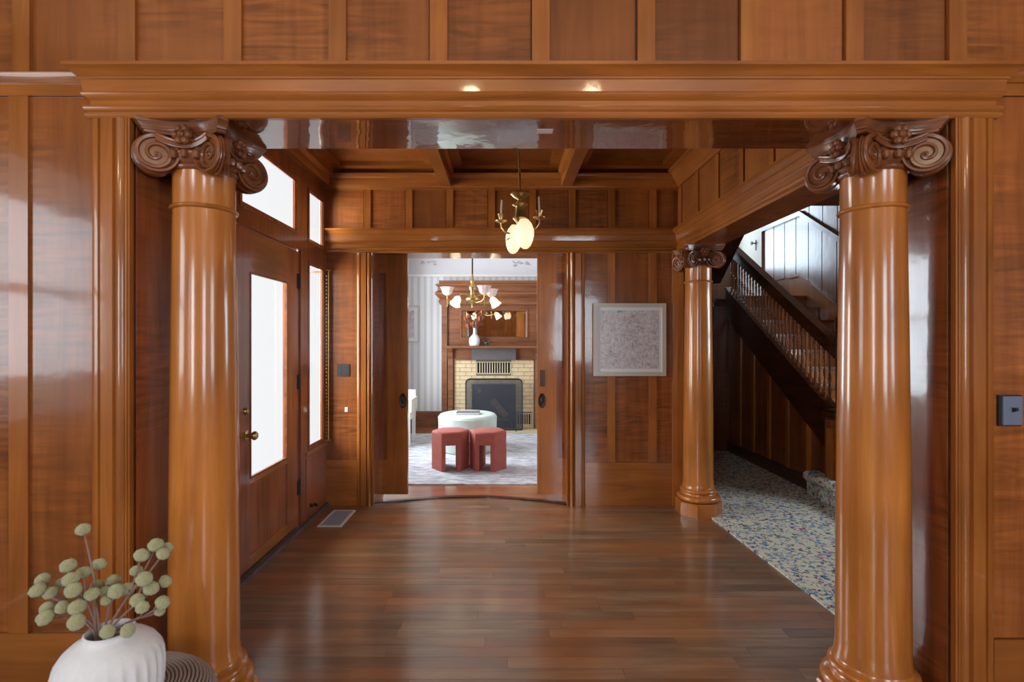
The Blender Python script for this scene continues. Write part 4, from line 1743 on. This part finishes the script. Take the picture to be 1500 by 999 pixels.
def stool(label, X, Y, rot):
    t = thing('stool', label, 'stool', (X, Y, 0.018), 'terracotta stools')
    R_, H, s = 0.212, 0.428, 0.062
    hx = [(R_ * cos(pi / 3 * k), R_ * sin(pi / 3 * k)) for k in range(6)]     # flats face +-Y
    ap = R_ * cos(pi / 6)
    rm = Matrix.Rotation(rot, 4, 'Z')
    left = [(-s, -ap), (-R_ / 2, -ap), (-R_, 0), (-R_ / 2, ap), (-s, ap)]
    right = [(s, -ap), (s, ap), (R_ / 2, ap), (R_, 0), (R_ / 2, -ap)]
    for pts in (left, right):
        bm = new()
        prism(bm, pts, 'z', 0.001, 0.285)
        bmesh.ops.transform(bm, matrix=rm, verts=bm.verts)
        obj('leg', bm, M['red'], t, 0.0, local=True)
    bm = new()
    rings = []
    for sc_, z in ((1.0, .285), (1.0, H - .03), (.985, H - .012), (.94, H - .001), (.86, H + .003)):
        rings.append([bm.verts.new((x * sc_, y * sc_, z)) for x, y in hx])
    for a, b in zip(rings, rings[1:]):
        for k in range(6):
            bm.faces.new((a[k], a[(k + 1) % 6], b[(k + 1) % 6], b[k]))
    bm.faces.new(rings[0][::-1])
    bm.faces.new(rings[-1])
    bmesh.ops.transform(bm, matrix=rm, verts=bm.verts)
    es = [e for e in bm.edges if abs(e.verts[0].co.z - e.verts[1].co.z) > .05]
    bmesh.ops.bevel(bm, geom=es, offset=.004, segments=2, affect='EDGES')
    obj('seat', bm, M['red'], t, local=True, sharp=50)


stool('left of two terracotta velvet stools with an open arch, before the ottoman', -0.600, 5.82, radians(8))
stool('right of two terracotta velvet stools with an open arch, before the ottoman', -0.180, 5.82, radians(-9))

# pale chair just inside the pocket door
t = thing('chair', 'cream chair mostly hidden behind the left pocket door, parlor', 'chair', (-1.50, 7.0, 0.018))
cxx = -1.245
piece('seat', t, M['cream'], cxx - 0.43, cxx - 0.02, 6.95, 7.4, 0.38, 0.48, 0.02)
piece('backrest', t, M['cream'], cxx - 0.43, cxx - 0.02, 7.36, 7.42, 0.48, 0.75, 0.015)
for a in (cxx - 0.43, cxx - 0.07):
    for b in (6.96, 7.36):
        piece('leg', t, M['white'], a, a + 0.045, b, b + 0.045, 0.0185, 0.38, 0.004)
for a in (cxx - 0.45, cxx - 0.06):
    piece('arm', t, M['cream'], a, a + 0.06, 6.95, 7.42, 0.48, 0.66, 0.015)


def picture(name, label, cx_, y, z0, z1, wd, fw, mw, mats, hang=0.024):
    t = thing(name, label, 'picture', (cx_, y, z0))
    x0, x1 = cx_ - wd / 2, cx_ + wd / 2
    bm = new()
    frame_rect(bm, 'x', x0, x1, z0, z1, fw, y - hang, y)
    obj('frame', bm, mats[0], t, 0.002)
    piece('mat_board', t, mats[1], x0 + fw, x1 - fw, y - hang + 0.012, y - 0.002, z0 + fw, z1 - fw, 0)
    piece('print', t, mats[2], x0 + fw + mw, x1 - fw - mw, y - hang + 0.009, y - hang + 0.0118, z0 + fw + mw, z1 - fw - mw, 0)
    return t


picture('picture', 'square pale-framed grey engraving on the wood panels of the back wall', 1.106, YB - 0.018, 1.143, 1.781, 0.637, 0.035, 0.028, (M['frame'], M['mat'], M['engraving']))
picture('picture', 'grey print in a light frame on the striped parlor wallpaper', -1.565, YP, 1.42, 2.05, 0.27, 0.025, 0.06, (M['frame'], M['mat'], M['engraving']))

# ------------------------------------------------------------------ small wall fittings
t = thing('light_switch', 'steel light switch plate on the wood at the right edge', 'light switch', (1.80, YN0, 1.25))
piece('backing', t, M['blackplastic'], 1.757, 1.838, YN0 - 0.014, YN0 - 0.004, 1.148, 1.258, 0.001)
piece('plate', t, M['steel'], 1.766, 1.834, YN0 - 0.020, YN0 - 0.013, 1.153, 1.254, 0.004)
bm = new()
prism(bm, [(YN0 - 0.020, 1.198), (YN0 - 0.036, 1.206), (YN0 - 0.034, 1.216), (YN0 - 0.020, 1.214)], 'x', 1.797, 1.806)
obj('toggle', bm, M['blackplastic'], t)
t = thing('outlet', 'dark double outlet plate on the panel left of the pocket doors', 'outlet', (-1.415, YB, 1.19))
piece('plate', t, M['blackplastic'], -1.472, -1.362, YB - 0.012, YB - 0.004, 1.137, 1.247, 0.003)
for x in (-1.445, -1.389):
    for z in (1.165, 1.215):
        bm = new()
        lathe(bm, [(0, 0), (.014, 0), (.014, .003), (0, .003)], (x, YB - 0.012, z), 12, mat=Matrix.Rotation(pi / 2, 4, 'X'))
        obj('socket', bm, M['iron'], t)
tag(piece('wall_tab', None, M['white'], -1.404, -1.380, YB - 0.012, YB - 0.004, 0.825, 0.865, 0.002), 'tiny white plastic tab below the dark outlet plate', 'tab')
tag(piece('paper_sticker', None, M['white'], 0.125, 0.185, 1.925, 1.965, ZS - 0.0012, ZS - 0.0002, 0), 'small white sticker under the front beam', 'sticker')
# floor register
t = thing('floor_register', 'grey metal floor register beside the left wall', 'register', (-1.36, 4.2, 0))
bm = new()
for (a, b, c, d) in ((-1.455, -1.265, 4.01, 4.03), (-1.455, -1.265, 4.375, 4.395), (-1.455, -1.435, 4.03, 4.375), (-1.285, -1.265, 4.03, 4.375)):
    box(bm, a, b, c, d, 0.0002, 0.008)
obj('frame', bm, M['frame'], t, 0.001)
piece('backing', t, M['gap'], -1.44, -1.28, 4.03, 4.38, 0.0002, 0.001, 0)
for k in range(17):
    yy = 4.036 + 0.0204 * k
    piece('slat', t, M['slatgrey'], -1.435, -1.285, yy, yy + 0.014, 0.002, 0.006, 0.0)

# ------------------------------------------------------------------ hall chandelier
HX, HY = 0.105, 3.30
t = thing('chandelier', 'brass hall chandelier with two thin candle arms and glowing glass shades', 'chandelier', (HX, HY, ZC))
bm = new()
tube(bm, [(HX - 0.016, HY, ZC - 0.005), (HX, HY, 2.40)], 0.008, 10)
lathe(bm, [(0, 0), (.055, 0), (.05, -.02), (.02, -.035), (0, -.04)][::-1], (HX - 0.016, HY, ZC), 20)
obj('rod', bm, M['brass'], t)
bm = new()
lathe(bm, [(0, 2.405), (.020, 2.402), (.060, 2.398), (.062, 2.390), (.045, 2.372), (.022, 2.360), (.016, 2.350), (.020, 2.340), (.016, 2.335)][::-1], (HX, HY, 0), 28)
lathe(bm, [(.014, 2.345), (.045, 2.330), (.052, 2.322), (.036, 2.310), (.034, 2.285), (.042, 2.255), (.048, 2.235), (.030, 2.215), (.018, 2.18), (.012, 2.14), (0, 2.13)][::-1], (HX, HY, 0), 28)
obj('body', bm, M['brass'], t)
for sx, dz in ((-1, -0.022), (1, 0.0)):
    bm = new()
    ex = HX + sx * 0.122
    tube(bm, [(HX + sx * 0.01, HY, 2.165), (HX + sx * 0.055, HY, 2.155 + dz), (HX + sx * 0.10, HY, 2.172 + dz), (HX + sx * 0.119, HY, 2.20 + dz), (ex, HY, 2.235 + dz)], [.006, .007, .007, .006, .006], 8)
    tube(bm, [(HX + sx * 0.055, HY, 2.155 + dz), (HX + sx * 0.07, HY, 2.13 + dz), (HX + sx * 0.095, HY, 2.115 + dz)], [.006, .005, .002], 6)
    am = obj('arm', bm, M['brass'], t)
    bm = new()
    lathe(bm, [(0, 2.228), (.012, 2.228), (.038, 2.238), (.040, 2.243), (.014, 2.246), (.014, 2.252), (.020, 2.275), (.024, 2.286), (.016, 2.288), (0, 2.284)], (ex, HY, dz), 18)
    obj('drip_cup', bm, M['brass'], am)
    bm = new()
    tube(bm, [(ex, HY, 2.284 + dz), (ex - sx * 0.004, HY, 2.375 + dz)], 0.006, 10)
    obj('candle', bm, M['cream'], am)


def shade(parent, top, direc, ln, rmax, mat, kind='bud', seg=30):
    """fluted glass shade from its neck, opening or closing along direc"""
    d = Vector(direc).normalized()
    if kind == 'bud':
        pf = [(.42, 0), (.50, .03), (.80, .16), (1.0, .38), (.98, .55), (.82, .74), (.56, .90), (.28, .98), (.05, 1.0)]
    else:
        pf = [(.30, 0), (.42, .05), (.62, .20), (.74, .45), (.80, .70), (.95, .92), (1.06, 1.0), (1.0, .98), (.72, .68), (.60, .3), (.2, .1)]
    bm = new()
    fl = lambda tt, h: 1 + 0.06 * cos(6 * tt) + (0.0)
    vs = lathe(bm, [(r * rmax, h * ln) for r, h in pf], (0, 0, 0), seg, rfun=fl)
    q = d.to_track_quat('Z', 'Y').to_matrix().to_4x4()
    for v in vs:
        v.co = Vector(top) + (q @ v.co)
    return obj('shade', bm, mat, parent)


shade(t, (HX + 0.022, HY - 0.03, 2.222), (0.06, -0.05, -1), 0.19, 0.057, M['shade_hall'])
shade(t, (HX - 0.03, HY + 0.03, 2.20), (-0.10, 0.12, -1), 0.185, 0.055, M['shade_hall'])

# ------------------------------------------------------------------ parlor chandelier
QX, QY = -0.415, 6.80
t = thing('chandelier', 'brass parlor chandelier with upturned frosted shades and lit tulip shades', 'chandelier', (QX, QY, PZ))
bm = new()
tube(bm, [(QX, QY, PZ - 0.005), (QX, QY, 2.33)], 0.010, 10)
lathe(bm, [(0, -.05), (.03, -.045), (.06, -.02), (.07, 0), (0, 0)], (QX, QY, PZ), 20)
obj('rod', bm, M['bronze'], t)
bm = new()
lathe(bm, [(0, 1.885), (.012, 1.89), (.008, 1.92), (.02, 1.94), (.05, 1.96), (.085, 1.99), (.09, 2.01), (.055, 2.035), (.03, 2.06), (.025, 2.11), (.04, 2.13), (.048, 2.16), (.035, 2.19), (.018, 2.21), (.03, 2.24), (.02, 2.27), (.012, 2.335), (0, 2.335)], (QX, QY, 0), 24)
obj('body', bm, M['brass'], t)
arms = [(-0.325, -0.05, 'up'), (0.165, -0.22, 'up'), (0.25, 0.20, 'up'), (-0.19, -0.26, 'dn'), (0.30, -0.10, 'dn')]
for ax_, ay_, kd in arms:
    bm = new()
    if kd == 'up':
        pts = [(QX, QY, 1.99), (QX + ax_ * .4, QY + ay_ * .4, 1.955), (QX + ax_ * .8, QY + ay_ * .8, 1.965), (QX + ax_, QY + ay_, 2.00), (QX + ax_, QY + ay_, 2.06)]
        tube(bm, pts, 0.007, 8)
        tube(bm, [(QX + ax_, QY + ay_, 1.99), (QX + ax_, QY + ay_, 1.90)], [0.007, 0.004], 6)
        a_ = obj('arm', bm, M['brass'], t)
        shade(a_, (QX + ax_, QY + ay_, 2.05), (0, 0, 1), 0.105, 0.088, M['shade_off'], 'bell')
    else:
        pts = [(QX, QY, 2.01), (QX + ax_ * .4, QY + ay_ * .4, 2.06), (QX + ax_ * .75, QY + ay_ * .75, 2.05), (QX + ax_ * .85, QY + ay_ * .85, 2.01)]
        tube(bm, pts, 0.007, 8)
        a_ = obj('arm', bm, M['brass'], t)
        shade(a_, (QX + ax_ * .85, QY + ay_ * .85, 2.015), (ax_ * 1.2, ay_ * 1.2, -0.55), 0.125, 0.066, M['shade_lit'], 'bell')

# ------------------------------------------------------------------ foreground: ribbed stool, white vase, dried flowers
SX, SY, SR, SH = -1.125, 1.50, 0.255, 0.432
t = thing('ribbed_pouf', 'round pouf wound with dark brown cord at lower left, under the white vase', 'pouf', (SX, SY, 0))
bm = new()
lathe(bm, [(0, 0.001), (SR - .02, 0.001), (SR - .004, .03), (SR - .004, SH - .085), (SR - .035, SH - .03), (SR - .095, SH - .006), (0, SH - .004)], (SX, SY, 0), 48)
obj('core', bm, M['corddark'], t)
prof = []
n = 0
for k in range(34):
    prof.append((SR - 0.003, 0.012 + k * 0.0100))
for k in range(13):
    a = radians(4 + 86 * k / 12)
    prof.append((SR - 0.088 + 0.088 * cos(a), SH - 0.088 + 0.082 * sin(a)))
for k in range(1, 15):
    prof.append((SR - 0.088 - 0.0105 * k, SH - 0.0045))
bm = new()
for r, z in prof:
    rp = [(r + 0.0042 * cos(2 * pi * q / 8), z + 0.0042 * sin(2 * pi * q / 8)) for q in range(9)]
    lathe_rings = []
    for rr, zz in rp[:-1]:
        lathe_rings.append([bm.verts.new((SX + rr * cos(2 * pi * i / 48), SY + rr * sin(2 * pi * i / 48), zz)) for i in range(48)])
    for q in range(8):
        A, B = lathe_rings[q], lathe_rings[(q + 1) % 8]
        for i in range(48):
            bm.faces.new((A[i], A[(i + 1) % 48], B[(i + 1) % 48], B[i]))
o = obj('cord_winding', bm, M['cord'], t)
o['kind'] = 'stuff'

VX, VY, VZ = -1.102, 1.440, SH + 0.0035
t = thing('vase', 'matte white fluted ceramic vase of dried flowers at lower left', 'vase', (VX, VY, VZ))
bm = new()
def flute(tt, h):
    z = h - VZ
    f = max(0.0, min(1.0, (0.140 - z) / 0.02)) * (1 if z > 0.012 else 0)
    return 1 - 0.05 * f * (0.5 - 0.5 * cos(26 * tt)) ** 0.6
lathe(bm, [(0, VZ), (.112, VZ), (.122, VZ + .006), (.128, VZ + .03), (.131, VZ + .06), (.132, VZ + .09), (.1315, VZ + .105), (.130, VZ + .118), (.124, VZ + .138), (.111, VZ + .158), (.092, VZ + .175),
           (.075, VZ + .186), (.064, VZ + .192), (.060, VZ + .199), (.061, VZ + .205), (.057, VZ + .208), (.053, VZ + .203), (.054, VZ + .19), (.09, VZ + .15), (.115, VZ + .10), (.11, VZ + .02), (0, VZ + .012)],
      (VX, VY, 0), 208, rfun=flute)
obj('body', bm, M['ceramic'], t, sharp=60)


def PX(u, v, Y):
    return Vector(((u - 738) * Y / F, Y, EYE - (v - 500) * Y / F))


branches = [
    ('tallest dried flower stalk with one green pompom above the vase', (128, 924), [(121.7, 776, 1.45, 1.0)], (138, 850)),
    ('dried flower stalk leaning far left with four pompoms over the panel', (118, 926), [(62.9, 849, 1.46, 1.0), (54.4, 865, 1.42, 1.05), (74.3, 869, 1.44, 1.0), (91, 854, 1.49, .9)], (100, 885)),
    ('dried flower stalk left of the tallest one with five pompoms', (126, 925), [(99.7, 829, 1.45, 1.1), (103.5, 849, 1.42, 1.1), (107.2, 865, 1.40, 1.1), (122.7, 838.5, 1.49, 1.0), (145.8, 826.7, 1.51, 1.0)], (126, 880)),
    ('lowest left dried flower stalk with two pompoms beside the vase', (114, 927), [(69.3, 890.8, 1.43, 1.0), (66, 905, 1.40, 1.1)], (94, 905)),
    ('short dried flower stalk at left with three pompoms near the rim', (120, 926), [(91.8, 889.6, 1.42, 1.0), (113.4, 889.6, 1.39, 1.1), (112.2, 912, 1.37, 1.1)], (118, 908)),
    ('middle dried flower stalk with two pompoms over the vase', (140, 925), [(135, 871, 1.42, 1.0), (143.4, 858, 1.50, .9)], (141, 890)),
    ('dried flower stalk right of the middle one with four pompoms', (152, 925), [(165.8, 851, 1.50, 1.0), (170.8, 866.6, 1.43, 1.1), (153.3, 866.6, 1.46, .8), (155.8, 879.6, 1.44, .8)], (160, 888)),
    ('tall dried flower stalk leaning right with six pompoms towards the column', (158, 926), [(208, 813.5, 1.45, 1.05), (228.8, 799, 1.47, 1.1), (245.5, 802, 1.50, .85), (238.8, 811.8, 1.44, .9), (199.4, 836.5, 1.48, .9), (187.5, 863.4, 1.50, 1.0)], (192, 868)),
    ('dried flower stalk at right with four pompoms close to the column', (162, 925), [(211.4, 848.4, 1.42, 1.1), (221.3, 862, 1.44, 1.1), (242.5, 852, 1.48, .95), (200.7, 879.6, 1.42, .95)], (196, 888)),
    ('low dried flower stalk reaching right with three pompoms', (168, 926), [(238, 883, 1.44, 1.0), (233.8, 894.5, 1.46, .85), (208.6, 890, 1.41, .9)], (205, 905)),
    ('shortest dried flower stalk with two pompoms resting on the vase rim', (158, 930), [(157.6, 925.7, 1.375, .95), (187.5, 924, 1.385, 1.0)], (165, 926)),
]
rb = random.Random(11)


def bez(a, b, c, n=9):
    return [a * (1 - t) ** 2 + b * 2 * t * (1 - t) + c * t * t for t in [i / (n - 1) for i in range(n)]]


for lab, root, heads, knee in branches:
    if root[1] >= 930:
        r0 = Vector((VX, VY - 0.01, VZ + 0.13))
    else:
        r0 = Vector((VX + (root[0] - 150) * 0.0006, VY + rb.uniform(-.02, .02), VZ + 0.10))
    br_ = thing('dried_flower', lab, 'dried flower', r0, 'dried flower stalks in the white vase')
    mouth = Vector((VX + max(-.038, min(.038, (root[0] - 161) * 0.0012)), VY + rb.uniform(-.02, .01), VZ + 0.205))
    kn = PX(knee[0], knee[1], 1.445)
    if root[1] >= 930:
        mouth = Vector((VX, VY - 0.02, VZ + 0.215))
        kn = Vector((VX + 0.005, VY - 0.03, VZ + 0.222))
    bm = new()
    tube(bm, [r0, mouth], 0.0032, 6)
    tube(bm, bez(mouth, (mouth + kn) / 2 + Vector((0, 0, .006)), kn, 6), 0.0032, 6)
    tips = []
    for (u, v, Y, s) in heads:
        c = PX(u, v, Y)
        dirv = (c - kn).normalized()
        mid = (kn + c) / 2 + Vector((rb.uniform(-.006, .006), 0, -.008))
        tube(bm, bez(kn, mid, c, 7), [.0028, .0027, .0026, .0025, .0024, .0023, .0022], 6)
        tips.append((c, dirv, s))
    obj('stem', bm, M['stem'], br_)
    for c, dv, s in tips:
        bm = new()
        bmesh.ops.create_icosphere(bm, subdivisions=3, radius=1.0)
        q = (dv + Vector((rb.uniform(-.3, .3), rb.uniform(-.3, .3), .3))).normalized().to_track_quat('Z', 'Y').to_matrix().to_4x4()
        for vv in bm.verts:
            n_ = vv.co.normalized()
            k = 1 + rb.uniform(-.07, .07)
            z_ = n_.z
            vv.co = Vector((n_.x * .0188, n_.y * .0188, z_ * .016)) * k * s
            vv.co = c + (q @ vv.co)
        obj('flower_head', bm, M['bud'], br_, sharp=180)
